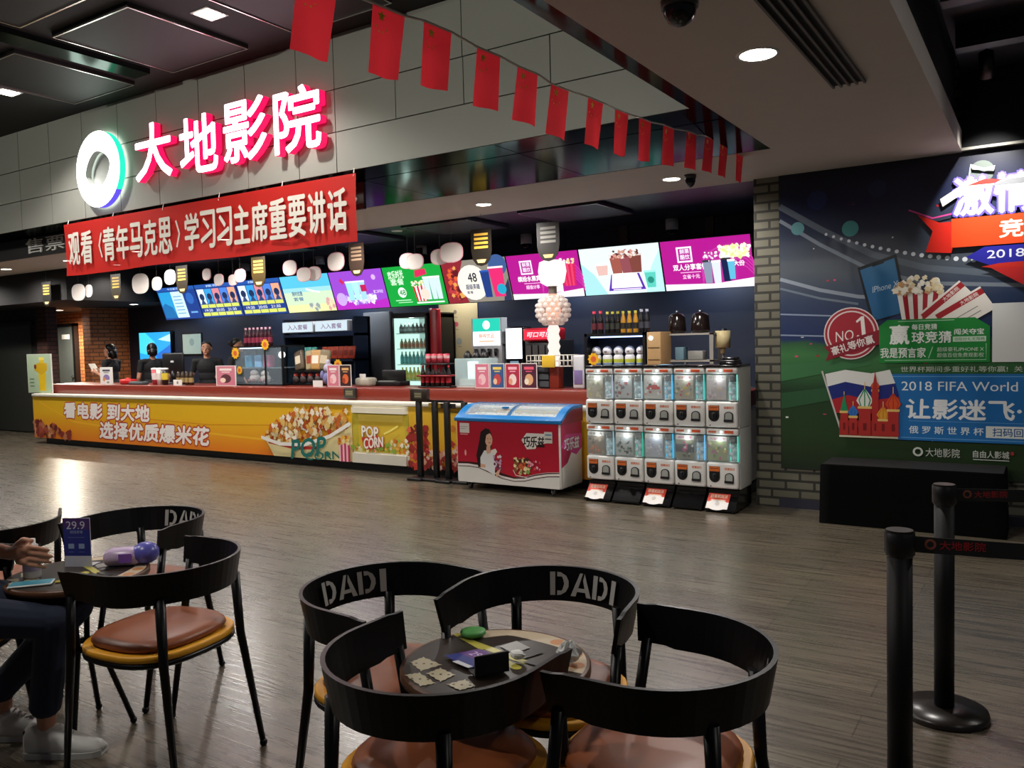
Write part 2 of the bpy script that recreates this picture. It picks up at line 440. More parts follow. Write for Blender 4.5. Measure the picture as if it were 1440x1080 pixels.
for nm, x0 in (('left of the sign ring', -7.88), ('above the sign ring', -6.35), ('above the lit sign characters', -4.84), ('right of the sign characters by the flags', -3.3)):
    ceiling_panel(x0, x0 + 0.97, 3.53, 4.57, 3.90, 'dark square ceiling panel with thin metal edge, ' + nm, 'lobby ceiling panels')
for nm, x0 in (('nearer row, far left', -7.88), ('nearer row, middle', -6.35), ('nearer row, right', -4.84)):
    ceiling_panel(x0, x0 + 0.97, 1.9, 3.3, 3.90, 'dark ceiling panel with thin metal edge, ' + nm, 'lobby ceiling panels')
sl = MB().box(-6.72, -6.50, 1.5, 4.45, 3.885, 3.93, mirror)
tag(sl.build('ceiling_slot'), 'long mirrored slot between two dark ceiling panels reflecting the red sign', 'ceiling slot')
for k, x0 in enumerate((-4.85, -6.5, -8.15, -9.8, -11.45)):
    ceiling_panel(x0, x0 + 0.97, 7.7, 9.2 - 0.6, 2.90, 'dark blue ceiling panel over the counter, number %s from the brick column' % ('one', 'two', 'three', 'four', 'five')[k], 'kitchen ceiling panels', '#182033')


def downlight(x, y, z, label, r=0.07, power=DOWN_W, color=WHITE_L, spot=130, e=14, square=False, aim=None, blend=0.6):
    t = thing('downlight', label, 'ceiling light', (x, y, z), 0, 'recessed downlights')
    if square:
        MB().box(-r - .02, r + .02, -r - .02, r + .02, -0.006, 0.0, mat('#cfcdc8', 0.4)).build('trim_ring', t)
        MB().box(-r, r, -r, r, -0.010, -0.006, mat('#fff6e4', emit=e, sampled=False)).build('lens', t)
    else:
        MB().lathe([(r, -0.004), (r + 0.012, -0.008), (r + 0.02, 0)], mat('#cfcdc8', 0.4), n=28).build('trim_ring', t)
        MB().cyl((0, 0, -0.005), (0, 0, -0.0005), r, r, mat('#fff6e4', emit=e, sampled=False), n=28).build('lens', t)
    if power: lamp(t, 'SPOT', (0, 0, -0.03), power, color, 0.06, spot, aim or (0, 0, -3), blend)
    return t


downlight(-1.182, 4.10, 2.862, 'large round downlight in the grey bulkhead beside the air vent', 0.085, DOWN_W * 1.2, e=30)
for k, x in enumerate((-2.71, -4.67, -6.62, -8.57, -10.4, -12.1, -13.9, -15.8)):
    downlight(x, 6.80, 2.862, 'round downlight in the soffit over the counter front, number %s from the brick column' % ('one', 'two', 'three', 'four', 'five', 'six', 'seven', 'eight')[k], 0.07, DOWN_W, e=22, spot=165)
downlight(-5.11, 4.0, 3.93, 'square downlight in the dark ceiling above the sign characters', 0.075, DOWN_W * 1.2, square=True)
downlight(-8.10, 4.06, 3.93, 'square downlight in the dark ceiling far left', 0.075, DOWN_W * 1.2, square=True)
downlight(-4.36, 7.95, 2.94, 'small round downlight inside the kitchen ceiling behind the soffit', 0.055, DOWN_W * 0.6)
downlight(-6.9, 8.1, 2.94, 'unlit round downlight in the kitchen ceiling near the green menu screen', 0.055, 0, e=0.15)
for k, x in enumerate((-8.9, -10.9, -12.9)):
    downlight(x, 8.05, 2.94, 'kitchen downlight hidden behind the red banner, number %s from its right end' % ('one', 'two', 'three')[k], 0.055, DOWN_W * 0.5)
for k, x in enumerate((-3.3, -5.2, -7.1, -9.0, -10.9, -12.8)):  # added pendants, out of sight behind the screens, to brighten the back wall
    t = downlight(x, 9.40, 2.50, 'added fill pendant hidden behind the menu screens, number %s from the right' % ('one', 'two', 'three', 'four', 'five', 'six')[k], 0.055, KITCH_FILL_W, (.9, .95, 1.0), spot=165)
    MB().cyl((0, 0, 0.0), (0, 0, .02), .07, .05, black).cyl((0, 0, .02), (0, 0, .44), .008, .008, black, 8).build('stem', t)
downlight(-16.45, 9.0, 2.36, 'downlight above the ticket room door', 0.07, DOWN_W * 5.0, (1, .87, .7), spot=172)
downlight(-13.95, 9.0, 2.36, 'downlight above the blue wall television', 0.07, DOWN_W * 0.5, (1, .85, .65), spot=150)
# ceiling lights of the seating area, behind the photograph's edge
for k, (x, y) in enumerate(((-3.2, 0.4), (-5.8, 1.0), (-8.6, 0.6), (-11.6, 1.0))):
    downlight(x, y, 3.93, 'ceiling downlight over the seating area, %s' % ('nearest the tables', 'second from the tables', 'third from the tables', 'farthest left')[k], 0.075, LOBBY_W, square=True, spot=170, blend=0.3)
for k, (x, y) in enumerate(((2.2, 1.2), (2.6, 5.0))):  # out-of-view fill lights added on the right to brighten the flags
    downlight(x, y, 3.45, 'added fill light in the dark right ceiling beyond the picture edge, %s' % ('nearer the tables', 'nearer the poster')[k], 0.075, RIGHT_FILL_W, square=True, spot=178, blend=0.15)
# track spotlights added to the lobby ceiling to brighten the grey fascia
for k, (x, y, w) in enumerate(((-3.0, 1.6, 88), (-6.0, 1.6, 85), (-9.2, 1.6, 85))):
    t = thing('track_spotlight', 'added black fill spotlight aimed at the grey fascia, %s' % ('nearest the bulkhead', 'second from the bulkhead', 'farthest from the bulkhead')[k], 'spotlight', (x, y, 3.93))
    MB().cyl((0, 0, -0.10), (0, 0, 0), 0.012, 0.012, black).build('stem', t)
    MB().cyl((0, -0.06, -0.10), (0, 0.07, -0.125), 0.045, 0.05, black).build('head', t)
    lamp(t, 'SPOT', (0, 0.08, -0.13), w, (1, .97, .86), 0.04, 110, (0, 3.2, -0.75), 1.0)
# spotlight that washes the top of the football poster
t = thing('track_spotlight', 'black track spotlight aimed at the top of the football poster', 'spotlight', (-0.35, 6.55, 3.45))
MB().cyl((0, 0, -0.12), (0, 0, 0), 0.012, 0.012, black).build('stem', t)
MB().cyl((0, -0.06, -0.10), (0, 0.06, -0.22), 0.045, 0.05, black).build('head', t)
lamp(t, 'SPOT', (0, 0.075, -0.235), 170, (1, .97, .92), 0.03, 52, (-0.02, 0.74, -0.95), 1.0)

# air vent in the bulkhead
t = thing('air_vent', 'long slatted air vent in the grey bulkhead underside', 'air vent', (-0.91, 3.9, 2.862))
MB().box(-0.085, 0.085, -0.98, 0.97, -0.004, -0.001, mat('#0a0a0a', 0.8)).build('backing', t)
for i in range(5):
    x = -0.08 + i * 0.04
    MB().box(x - 0.006, x + 0.006, -0.98, 0.97, -0.018, -0.004, mat('#5a5652', 0.5)).build('slat', t)
# dome cameras
dome_proto = None
for k, (x, y, z, r, lab) in enumerate(((-1.255, 3.266, 2.862, 0.075, 'dark dome camera under the bulkhead at the top edge'),
                                       (-2.52, 6.74, 2.862, 0.05, 'small dome camera on the soffit under the last flags'),
                                       (-3.83, 9.60, 2.94, 0.075, 'dome camera above the rightmost magenta screen'),
                                       (-5.88, 9.55, 2.94, 0.075, 'dome camera above the other magenta screen'),
                                       (-7.68, 9.55, 2.94, 0.075, 'dome camera above the green screen'),
                                       (-9.76, 9.55, 2.94, 0.075, 'dome camera above the cyan screen'),
                                       (-11.42, 9.45, 2.94, 0.075, 'dome camera above the blue list screens'))):
    t = thing('dome_camera', lab, 'security camera', (x, y, z), 0, 'ceiling dome cameras')
    drop = 0.0 if z < 2.9 else 0.10
    b = MB().cyl((0, 0, -0.03 - drop), (0, 0, 0), r, r * 1.02, mat('#c9ccd0' if k > 1 else '#3a3a3c', 0.4), n=20); b.build('housing', t)
    MB().lathe([(r * 0.9, -0.03), (r * 0.86, -0.055), (r * 0.62, -0.085), (r * 0.3, -0.1), (0.001, -0.105)], black_gloss, (0, 0, -drop), 20).build('lens_dome', t)

# ================================================================ SIGN ON THE FASCIA
sg = thing('cinema_sign', 'glowing white and red four-character cinema sign on the grey fascia', 'lit sign', (-5.97, 4.82, 3.30))
red_side = mat('#f00a48', emit=1.7); face_m = mat('#ffe8f4', emit=5.0)
# (character, x0, x1, z0, z1)
for ch, x0, x1, z0, z1 in (('大', -7.20, -6.64, 3.08, 3.60), ('地', -6.53, -6.00, 3.05, 3.56), ('影', -5.93, -5.38, 3.07, 3.59), ('院', -5.30, -4.76, 3.06, 3.58)):
    vs, fs, _ = text_geo(ch, 0.0, 0.03); b = MB()
    for q, (du, dv) in enumerate(((0, 0), (.009, 0), (-.009, 0), (0, .009), (0, -.009), (.007, .007), (-.007, .007), (.007, -.007), (-.007, -.007))):
        P3 = [Vector((x0 + 5.97 + .012 + x * (x1 - x0 - .024) + du, -0.06 - z * 1.1 - q * .0003, z0 - 3.30 + .012 + y * (z1 - z0 - .024) + dv)) for x, y, z in vs]
        for f in fs:
            m = face_m if min(vs[i][2] for i in f) > 0.025 else red_side
            b.add([P3[i] for i in f], [list(range(len(f)))], m)
    b.build('character', sg)
rg = thing('ring_logo_sign', 'glowing white ring logo with a grey lens-shaped middle, left of the sign characters', 'lit sign', (-7.83, 4.82, 3.295))
n = 48; vs = []
def eye(t):  # lens-shaped opening
    c, s = cos(t), sin(t); ca, sa = cos(.22), sin(.22); k = 1 / ((abs(c * ca + s * sa) / .215) ** 1.6 + (abs(-c * sa + s * ca) / .178) ** 1.6) ** (1 / 1.6)
    return k * c, k * s
for ry in (-0.085, -0.025):
    for i in range(n): a = 2 * pi * i / n; vs.append((0.372 * cos(a), ry, 0.368 * sin(a)))
    for i in range(n): a = 2 * pi * i / n; u, v = eye(a); vs.append((u, ry, v))
ring_face = mat('#f4fff4', emit=5.0)
b = MB().add(vs, [(i, (i + 1) % n, n + (i + 1) % n, n + i) for i in range(n)], ring_face)
b.add(vs, [(n + i, n + (i + 1) % n, 3 * n + (i + 1) % n, 3 * n + i) for i in range(n)], mat('#c9cdc9', 0.5))
b.build('ring_face', rg)
sd = MB()
for i in range(n):
    a = 2 * pi * (i + .5) / n
    m = mat('#18d8a0', emit=1.6) if -1.0 < a < 1.6 or a > 5.6 else mat('#5a48d8', emit=1.2) if a > 3.9 else mat('#e8fff4', emit=1.5)
    sd.add([vs[i], vs[(i + 1) % n], vs[2 * n + (i + 1) % n], vs[2 * n + i]], [(0, 1, 2, 3)], m)
sd.build('ring_side', rg)
MB().lathe([(0.001, 0), (0.25, 0), (0.25, 0.02)], mat('#8e928e', 0.5), n=32, M=Matrix.Rotation(pi / 2, 4, 'X')).build('ring_back', rg, (0, -0.004, 0))

# ticket-area lettering hung under the fascia
tk = MB(); lett = mat('#e4e4de', 0.4, emit=0)
def letters(mb, s, x0, x1, z0, z1, y, m, bold=0.0, ext=0.02):
    vs, fs, _ = text_geo(s, bold, ext)
    mb.add([(x0 + x * (x1 - x0), y - z, z0 + yy * (z1 - z0)) for x, yy, z in vs], fs, m)
letters(tk, '售票区你好', -10.13, -8.0, 2.68, 2.85, 5.19, lett, 0.0, .006)
tb_ = thing('ticket_sign', 'dark sign board with grey letters under the fascia behind the banner', 'sign', (-8.5, 5.2, 2.64))
MB().box(-11.5, 3.72, 0, .03, 0, .222, mat('#2b2a28', .5)).build('board', tb_)
tk.build('chinese_lettering', tb_, (8.5, -5.2, -2.64))
tk = MB(); letters(tk, 'TICKETS', -6.35, -4.84, 2.69, 2.84, 5.19, lett, 0.0, .006); tk.build('latin_lettering', tb_, (8.5, -5.2, -2.64))

# red banner
bn = Print((-8.54, 4.765, 2.30), e=0)
clothm = mat('#e0281f', 0.7, noise=0.06, nscale=3); clothm2 = clothm.copy(); nt = clothm2.node_tree
tb = nt.nodes.new('ShaderNodeBsdfTransparent'); mx = nt.nodes.new('ShaderNodeMixShader'); mx.inputs[0].default_value = 0.05
tl = nt.nodes.new('ShaderNodeBsdfTranslucent'); tl.inputs[0].default_value = lin('#e0281f'); m3 = nt.nodes.new('ShaderNodeMixShader'); m3.inputs[0].default_value = 0.45
nt.links.new(nt.nodes['Principled BSDF'].outputs[0], m3.inputs[1]); nt.links.new(tl.outputs[0], m3.inputs[2]); nt.links.new(m3.outputs[0], mx.inputs[1]); nt.links.new(tb.outputs[0], mx.inputs[2]); nt.links.new(mx.outputs[0], nt.nodes['Material Output'].inputs[0])
N = 40; vs = []
for j in range(7):
    for i in range(N + 1):
        u = i / N; v = j / 6
        vs.append((-8.54 + 4.08 * u, 4.772 + 0.010 * sin(u * 31) * (1 - v) + 0.006 * sin(u * 9 + v * 4), 2.30 + 0.525 * v - 0.006 * (1 - v) * sin(u * 12)))
bt = thing('banner', 'long red cloth banner with one line of white characters, hung under the sign', 'banner', (-6.5, 4.77, 2.30))
B = MB().add(vs, [(j * (N + 1) + i, j * (N + 1) + i + 1, (j + 1) * (N + 1) + i + 1, (j + 1) * (N + 1) + i) for j in range(6) for i in range(N)], clothm2, True)
B.build('cloth', bt, (6.5, -4.77, -2.30))
bx = Print((-8.54, 4.752, 2.30)); wtxt = '#cfc9bd'
chars = '观看(青年马克思)学习习主席重要讲话'; x = 0.10; pitch = 3.86 / 17.2
for ch in chars:
    if ch in '()':
        s = 1 if ch == '(' else -1; cx = x + (0.14 if s == 1 else 0.04)
        bx.stroke([(cx, 0.38), (cx - 0.045 * s, 0.26), (cx, 0.14)], 0.02, wtxt); x += pitch * 0.75; continue
    bx.text(ch, x, 0.10, x + pitch * 0.86, 0.42, wtxt, 0.03); x += pitch
bx.build('characters', bt, (6.5, -4.77, -2.30))
for i in range(6): MB().cyl((-1.98 + i * 0.8, 0.0, 0.50), (-2.0 + i * 0.8, 0.03, 0.57), 0.004, 0.004, white, 6).build('tie', bt)

# ================================================================ BUNTING
FLAGS = [(2.20, 2.675), (2.48, 2.700), (2.823, 2.700), (3.131, 2.704), (3.422, 2.70), (3.795, 2.725), (4.107, 2.735), (4.419, 2.755), (4.776, 2.787), (5.169, 2.828), (5.51, 2.862), (5.822, 2.88), (6.187, 2.90)]
FLAGS = [(1.86, 2.655)] + FLAGS
FX = -1.95
ext = [(FX, 0.6, 2.64), (FX, 1.2, 2.642)]
pts = ext + [p for y, z in FLAGS for p in ((FX, y, z), (FX, y + 0.17, z + 0.008))] + [(FX + 0.02, 6.45, 2.905)]
tag(MB().tube(pts, 0.005, mat('#d8d2c8', 0.8), 6).build('bunting_cord'), 'pale cord the small red flags hang from, rising toward the bulkhead', 'cord')
def star(u, v, r, a): return [(u + (r if i % 2 == 0 else r * 0.4) * cos(a + pi * i / 5), v + (r if i % 2 == 0 else r * 0.4) * sin(a + pi * i / 5)) for i in range(10)]
NUM = 'first second third fourth fifth sixth seventh eighth ninth tenth eleventh twelfth thirteenth fourteenth'.split()
flag_red = mat('#f8303c', 0.7)
ftl = flag_red.copy(); nt = ftl.node_tree; tl = nt.nodes.new('ShaderNodeBsdfTranslucent'); tl.inputs[0].default_value = lin('#ff3844'); m3 = nt.nodes.new('ShaderNodeMixShader'); m3.inputs[0].default_value = 0.45
nt.links.new(nt.nodes['Principled BSDF'].outputs[0], m3.inputs[1]); nt.links.new(tl.outputs[0], m3.inputs[2]); nt.links.new(m3.outputs[0], nt.nodes['Material Output'].inputs[0])
for k, (y, z) in enumerate(FLAGS):
    wob = random.uniform(-0.02, 0.02)
    def fp(u, v, off=0.0):
        return (0.012 * sin(u * 5 + k) * v + off, u * 0.17 - v * 0.045, 0.008 * u - 0.24 * v - 0.006 * sin(u * 3 + k) * v)
    nn = 6; vs = [fp(i / nn, j / nn) for j in range(nn + 1) for i in range(nn + 1)]
    m = MB().add(vs, [(j * (nn + 1) + i, j * (nn + 1) + i + 1, (j + 1) * (nn + 1) + i + 1, (j + 1) * (nn + 1) + i) for j in range(nn) for i in range(nn)], ftl, True)
    gold = mat('#ffdc3c', 0.6, noise=0)
    def st(u, v, r, a):
        for off in (0.0015, -0.0015): m.add([fp(p, q, off) for p, q in star(u, v, r, a)] + [fp(u, v, off)], [(i, (i + 1) % 10, 10) for i in range(10)], gold)
    for (u, v, r) in ((0.28, 0.13, 0.13), (0.12, 0.30, 0.035), (0.22, 0.36, 0.035), (0.36, 0.36, 0.035), (0.47, 0.31, 0.035)):
        # keep the star round although the flag is taller than wide
        for off in (0.0015, -0.0015):
            pts2 = [(u + (p - u), v + (q - v) * 0.71) for p, q in star(u, v, r, -pi / 2)]
            m.add([fp(p, q, off) for p, q in pts2] + [fp(u, v, off)], [(i, (i + 1) % 10, 10) for i in range(10)], gold)
    o = m.build('flag', None, (FX, y, z - 0.003))
    tag(o, 'small red flag with yellow stars, %s on the cord counting from the bulkhead' % NUM[len(FLAGS) - 1 - k], 'flag', 'red flags on the bunting cord')

# ================================================================ COUNTER
ct = thing('service_counter', 'long counter with yellow popcorn front panels and red-brown worktop', 'counter', (-8.2, 7.6, 0))
CO = (8.2, -7.6, 0)
CL, CR = -14.37, -2.35
MB().box(CL + 0.25, CR, 7.40, 8.1, 0.0, 0.12, mat('#0a0c0d', 0.4)).build('plinth', ct, CO)
MB().box(CL, CR, 7.345, 8.1, 0.10, 0.79, mat('#d8d4c8', 0.5)).build('carcass', ct, CO)
MB().rbox(CL, CR, 7.32, 7.56, 0.79, 0.835, 0.008, mat('#e6e1d2', 0.4)).build('ledge', ct, CO)
MB().rbox(-14.30, CR, 7.50, 8.15, 0.835, 0.985, 0.01, mat('#7a2a1c', 0.35, noise=0.12, nscale=3)).build('worktop', ct, CO)
yellow_ramp = ramp_mat([(0.0, '#e8791a'), (0.30, '#eb9a1c'), (0.65, '#e8b41e'), (1.0, '#dcae22')], 2, 0.4, 0.12, 1.5)
PX0, PX1 = CL, -7.05
pb = Print((PX0, 7.338, 0.10), step=0.00012, rough=0.4)
L, H = PX1 - PX0, 0.69
pb.rect(0, 0, L, H, yellow_ramp)
# swirls of lighter ink
pb.stroke([(0.2, 0.6), (1.2, 0.3), (2.6, 0.22), (4.4, 0.25), (5.8, 0.2)], 0.03, '#f0b428'); pb.stroke([(2.4, 0.42), (4.6, 0.36), (6.0, 0.40)], 0.012, '#d68a18')
pb.text('看电影 到大地', 0.95, 0.36, 3.25, 0.60, '#f6f0ea', 0.07, slant=0.15, outline='#b8382c', ow=0.075)
pb.text('选择优质爆米花', 1.95, 0.07, 4.60, 0.32, '#f6f0ea', 0.07, slant=0.15, outline='#b8382c', ow=0.075)
corn_r = ['#8e3426', '#a8503a', '#c07850', '#d8a078', '#702a20', '#b86848']
pb.blobs(0.02, 0.02, 0.30, 0.40, 26, 0.05, 0.10, corn_r, lambda u, v: v < 0.42 - u * 0.6)
pb.blobs(0.15, 0.03, 1.10, 0.22, 60, 0.04, 0.08, corn_r, lambda u, v: v < 0.24 - abs(u - 0.5) * 0.2)
corn_w = ['#f4ead0', '#e8d8a8', '#f8f2e2', '#d8a050', '#c86828', '#e8c070', '#b04818', '#f0e0b8']
# bowl of popcorn with its lettering
cx = 6.62
pb.poly([(cx - 0.86, 0.22), (cx - 0.70, 0.0), (L - 0.36, 0.0), (L, 0.0), (L, 0.48), (cx + 0.3, 0.26), (cx - 0.3, 0.18)], '#e9dca2')
pb.poly([(cx - 0.86, 0.22), (cx - 0.3, 0.145), (cx + 0.1, 0.16), (cx + 0.1, 0.12), (cx - 0.3, 0.10), (cx - 0.80, 0.16)], '#b8342a')
pb.blobs(cx - 0.82, 0.20, L - 0.06, 0.63, 330, 0.030, 0.062, corn_w, lambda u, v: v < min(0.64, 0.30 + (u - cx + .84) * 0.62) and v > 0.16 + max(0, (u - cx + 0.5)) * 0.22)
pb.stroke([(cx - 0.90, 0.24), (cx - 0.55, 0.165), (cx - 0.1, 0.175), (cx + 0.35, 0.30), (L, 0.47)], 0.045, '#f2efe6')
pb.text('POP.', cx - 0.33, 0.03, cx + 0.33, 0.26, '#1d7068', 0.05, slant=0.15, rise=0.12)
pb.text('CORN', cx - 0.08, 0.004, cx + 0.52, 0.10, '#1d7068', 0.05, rise=0.08)
for i in range(6): pb.rect(L - 0.20 + i * 0.03, 0.0, L - 0.17 + i * 0.03, 0.22, '#c02a58' if i % 2 else '#f0c0c8')
pb.blobs(L - 0.2, 0.22, L - 0.02, 0.30, 18, 0.025, 0.04, ['#e8b848', '#c86020', '#f0dca0'])
pb.build('front_panel', ct, CO)
# popcorn window section
pw = Print((-7.05, 7.336, 0.10), step=0.0002, rough=0.35)
pw.rect(0, 0, 0.88, 0.69, '#e2dcc8'); pw.rect(0.0, 0.13, 0.88, 0.60, '#c8b83c'); pw.rect(0.10, 0.18, 0.82, 0.585, '#d9b93a')
pw.rect(0.10, 0.50, 0.80, 0.585, '#e6cc58')
pw.blobs(0.0, 0.14, 0.88, 0.30, 150, 0.018, 0.036, ['#e8e0a0', '#a8c050', '#d87830', '#e8b050', '#f0ead0', '#8eb040'], lambda u, v: v < 0.20 + 0.12 * u)
pw.poly([(0.16, 0.30), (0.40, 0.34), (0.46, 0.30), (0.50, 0.22), (0.24, 0.16), (0.20, 0.2)], '#c83a30')
pw.text('POP', 0.17, 0.31, 0.43, 0.44, '#f4efe2', 0.06, rise=-0.05, outline='#a83028', ow=0.04)
pw.text('CORN', 0.20, 0.19, 0.50, 0.31, '#f4efe2', 0.06, rise=0.12, outline='#c83a30', ow=0.04)
pw.stroke([(0.52, 0.36), (0.62, 0.40), (0.74, 0.46)], 0.022, '#f8e878')
pw.build('popcorn_panel', ct, CO)
MB().box(-7.03, -6.19, 7.30, 7.335, 0.10, 0.215, mat('#d9d4c4', 0.5)).build('window_sill', ct, CO)
MB().box(-7.03, -6.19, 7.30, 7.335, 0.70, 0.765, mat('#e2dcc8', 0.5)).build('window_hood', ct, CO)
pr = Print((-6.17, 7.338, 0.10), step=0.0002, rough=0.4)
pr.rect(0, 0, 2.4, 0.69, ramp_mat([(0, '#d8862a'), (0.4, '#e0a828'), (1, '#d8ae2c')], 2, 0.4, 0.1, 2))
pr.blobs(0.0, 0.0, 0.26, 0.46, 50, 0.04, 0.07, ['#9a2a26', '#c03a2e', '#7c1f22', '#d86a48'])
pr.blobs(0.2, 0.0, 1.5, 0.3, 160, 0.03, 0.06, ['#c84a3e', '#e0a088', '#b03a34', '#e8c8b0', '#a02c2c'], lambda u, v: v < 0.30 - 0.1 * sin(u * 5))
pr.disc(0.66, 0.46, 0.04, '#c87a28'); pr.build('side_panel', ct, CO)

# ================================================================ MENU SCREENS
ZT, ZB, YT, YB = 2.590, 2.045, 8.9, 9.085
sv = Vector((0, YT - YB, ZT - ZB)); SH = sv.length; SW = 1.028
SX0 = -13.14 + 0.0
def scr(k, label, draw, blue=False):
    x0 = -2.672 - SW - (10 - k) * 1.0475
    t = thing('menu_screen', label, 'menu screen', (x0 + SW / 2, YB, ZB), 0, 'menu screens over the kitchen')
    Vd = sv.normalized(); Nn = Vector((1, 0, 0)).cross(Vd)
    b = MB(); q = [Vector((-SW / 2 - .008, 0, 0)) - Vd * .008, Vector((SW / 2 + .008, 0, 0)) - Vd * .008, Vector((SW / 2 + .008, 0, 0)) + Vd * (SH + .008), Vector((-SW / 2 - .008, 0, 0)) + Vd * (SH + .008)]
    b.add([p + Nn * 0.0 for p in q] + [p - Nn * 0.05 for p in q], [(0, 1, 2, 3), (7, 6, 5, 4), (0, 4, 5, 1), (1, 5, 6, 2), (2, 6, 7, 3), (3, 7, 4, 0)], black_gloss)
    b.build('bezel', t)
    p = Print(Vector((-SW / 2, 0, 0)) + Nn * 0.002, (1, 0, 0), Vd, e=SCREEN_E)
    draw(p); p.build('display', t)
    MB().box(-0.05, 0.05, 0.0, 0.05, 0.25, 0.80, black).build('bracket', t)
    return t


def back(p, c): p.poly([(0, 0), (SW, 0), (SW, SH), (0, SH)], mat(c, emit=SCREEN_E))


def cup(p, u, v, h, w, c, lid='#f4f4f4'):
    p.poly([(u - w * .38, v), (u + w * .38, v), (u + w / 2, v + h), (u - w / 2, v + h)], c)
    p.rect(u - w * .54, v + h, u + w * .54, v + h + .025, lid)


def bucket(p, u, v, h, w, c1, c2, n=7):
    for i in range(n):
        a, b = i / n, (i + 1) / n
        p.poly([(u - w * .38 + w * .76 * a, v), (u - w * .38 + w * .76 * b, v), (u - w / 2 + w * b, v + h), (u - w / 2 + w * a, v + h)], c1 if i % 2 == 0 else c2, i > 0)
    p.blobs(u - w / 2, v + h, u + w / 2, v + h + w * .28, 30, w * .05, w * .1, ['#fff6d8', '#f4e0a8', '#ffffff', '#f0d090'])


def d_list(first):
    def f(p):
        back(p, '#1c3f8c'); p.rect(0, SH - 0.06, SW, SH, '#2456a8')
        p.text('今日影讯' if first else '推荐', 0.30, SH - 0.05, 0.62, SH - 0.012, '#bcd8ff', 0.02)
        if first:
            p.rect(0.02, 0.03, 0.36, SH - 0.08, '#2a9ed8'); p.poly([(0.02, 0.03), (0.36, 0.03), (0.30, 0.22), (0.12, 0.30), (0.02, 0.24)], '#1a6fae'); p.rect(0.36, 0.03, 0.68, SH - 0.08, '#cfeeff')
            for i in range(6): p.rect(0.40, 0.10 + i * .06, 0.62, 0.115 + i * .06, '#5a9ac8')
            p.disc(0.84, 0.36, 0.10, '#2f66b8'); p.rect(0.76, 0.10, 0.94, 0.13, '#6fa8e0')
        else:
            for i, c in enumerate(('#dff4ff', '#3aa0e0', '#d88a96', '#4f86e0', '#f0a888')):
                p.rect(0.03 + i * .196, 0.24, 0.21 + i * .196, SH - 0.08, c); p.disc(0.12 + i * .196, 0.36, 0.06, '#1e3058'); p.poly([(0.06 + i * .196, 0.24), (0.18 + i * .196, 0.24), (0.12 + i * .196, 0.34)], '#304878')
            for y in (0.17, 0.03):
                for i in range(5): p.rect(0.03 + i * .196, y, 0.21 + i * .196, y + 0.06, '#d8e06a')
            p.text('19:20   20:05   21:30', 0.1, 0.105, 0.9, 0.15, '#f0f6ff', 0.01)
    return f


def d_cyan(p):
    back(p, '#cfe6c4'); p.rect(0, SH - 0.19, SW, SH, '#58c4e4'); p.rect(0, SH - 0.26, SW, SH - .19, '#a0dce0'); p.rect(0, 0, SW, 0.12, '#e4e6a8')
    p.text('限时优惠', 0.18, 0.26, 0.40, 0.33, '#3a6a9a', 0.03); p.text('套餐', 0.18, 0.18, 0.40, 0.24, '#3a6a9a', 0.02)
    p.stroke([(0.5, 0.36), (0.65, 0.32), (0.78, 0.30)], 0.03, '#f8f8f4'); p.blobs(0.5, 0.02, 0.70, 0.12, 20, .02, .05, ['#a8b8b0', '#d8dcc8', '#90a0a0']); p.blobs(0.86, 0.04, 1.0, 0.2, 14, .02, .05, ['#d8a0a0', '#e8d0b0'])


def d_purple(p):
    back(p, '#9a4ad0'); p.poly([(0, 0), (SW, 0), (SW, 0.14), (0.5, 0.06), (0, 0.20)], '#b42ac0'); p.disc(0.14, 0.16, 0.10, '#c8a8f0'); p.blobs(0.25, 0.08, 0.80, 0.2, 40, .02, .06, ['#d8d0ff', '#f0f0ff', '#b898f0'])
    for u, c in ((0.36, '#9fe0f0'), (0.48, '#b0e8f4'), (0.60, '#a8d8f0')): cup(p, u, 0.14, 0.26, 0.13, c, '#e8f8ff')
    p.rect(0.57, 0.26, 0.68, 0.36, '#c0205a'); p.disc(0.86, 0.46, 0.04, '#d8b0f8'); p.text('第二杯半价', 0.80, 0.22, 0.98, 0.27, '#e8d8ff', 0.02)
    p.stroke([(0.2, 0.46), (0.26, 0.40)], 0.05, '#d02a50')


def d_green(p):
    back(p, '#12a23c'); p.text('欢乐时光', 0.08, 0.40, 0.36, 0.52, '#d8f8d8', 0.03, rise=.05); p.text('套餐', 0.10, 0.31, 0.34, 0.40, '#d8f8d8', 0.03)
    p.disc(0.27, 0.20, 0.075, '#f4fff4'); p.text('48', 0.22, 0.16, 0.33, 0.24, '#12903a', 0.04); p.rect(0.12, 0.08, 0.40, 0.095, '#b0e8b8'); p.rect(0.16, 0.05, 0.42, 0.062, '#b0e8b8')
    bucket(p, 0.60, 0.06, 0.22, 0.24, '#d02030', '#f4f4f4'); p.poly([(0.56, 0.40), (0.78, 0.44), (0.76, 0.52), (0.58, 0.50)], '#d8285a')
    for u in (0.74, 0.84, 0.93): cup(p, u, 0.08, 0.30, 0.10, '#cfe4f4')
    p.disc(0.68, 0.16, 0.08, '#f0d8c8'); p.rect(0.50, 0.03, 0.98, 0.05, '#f4f4f4')


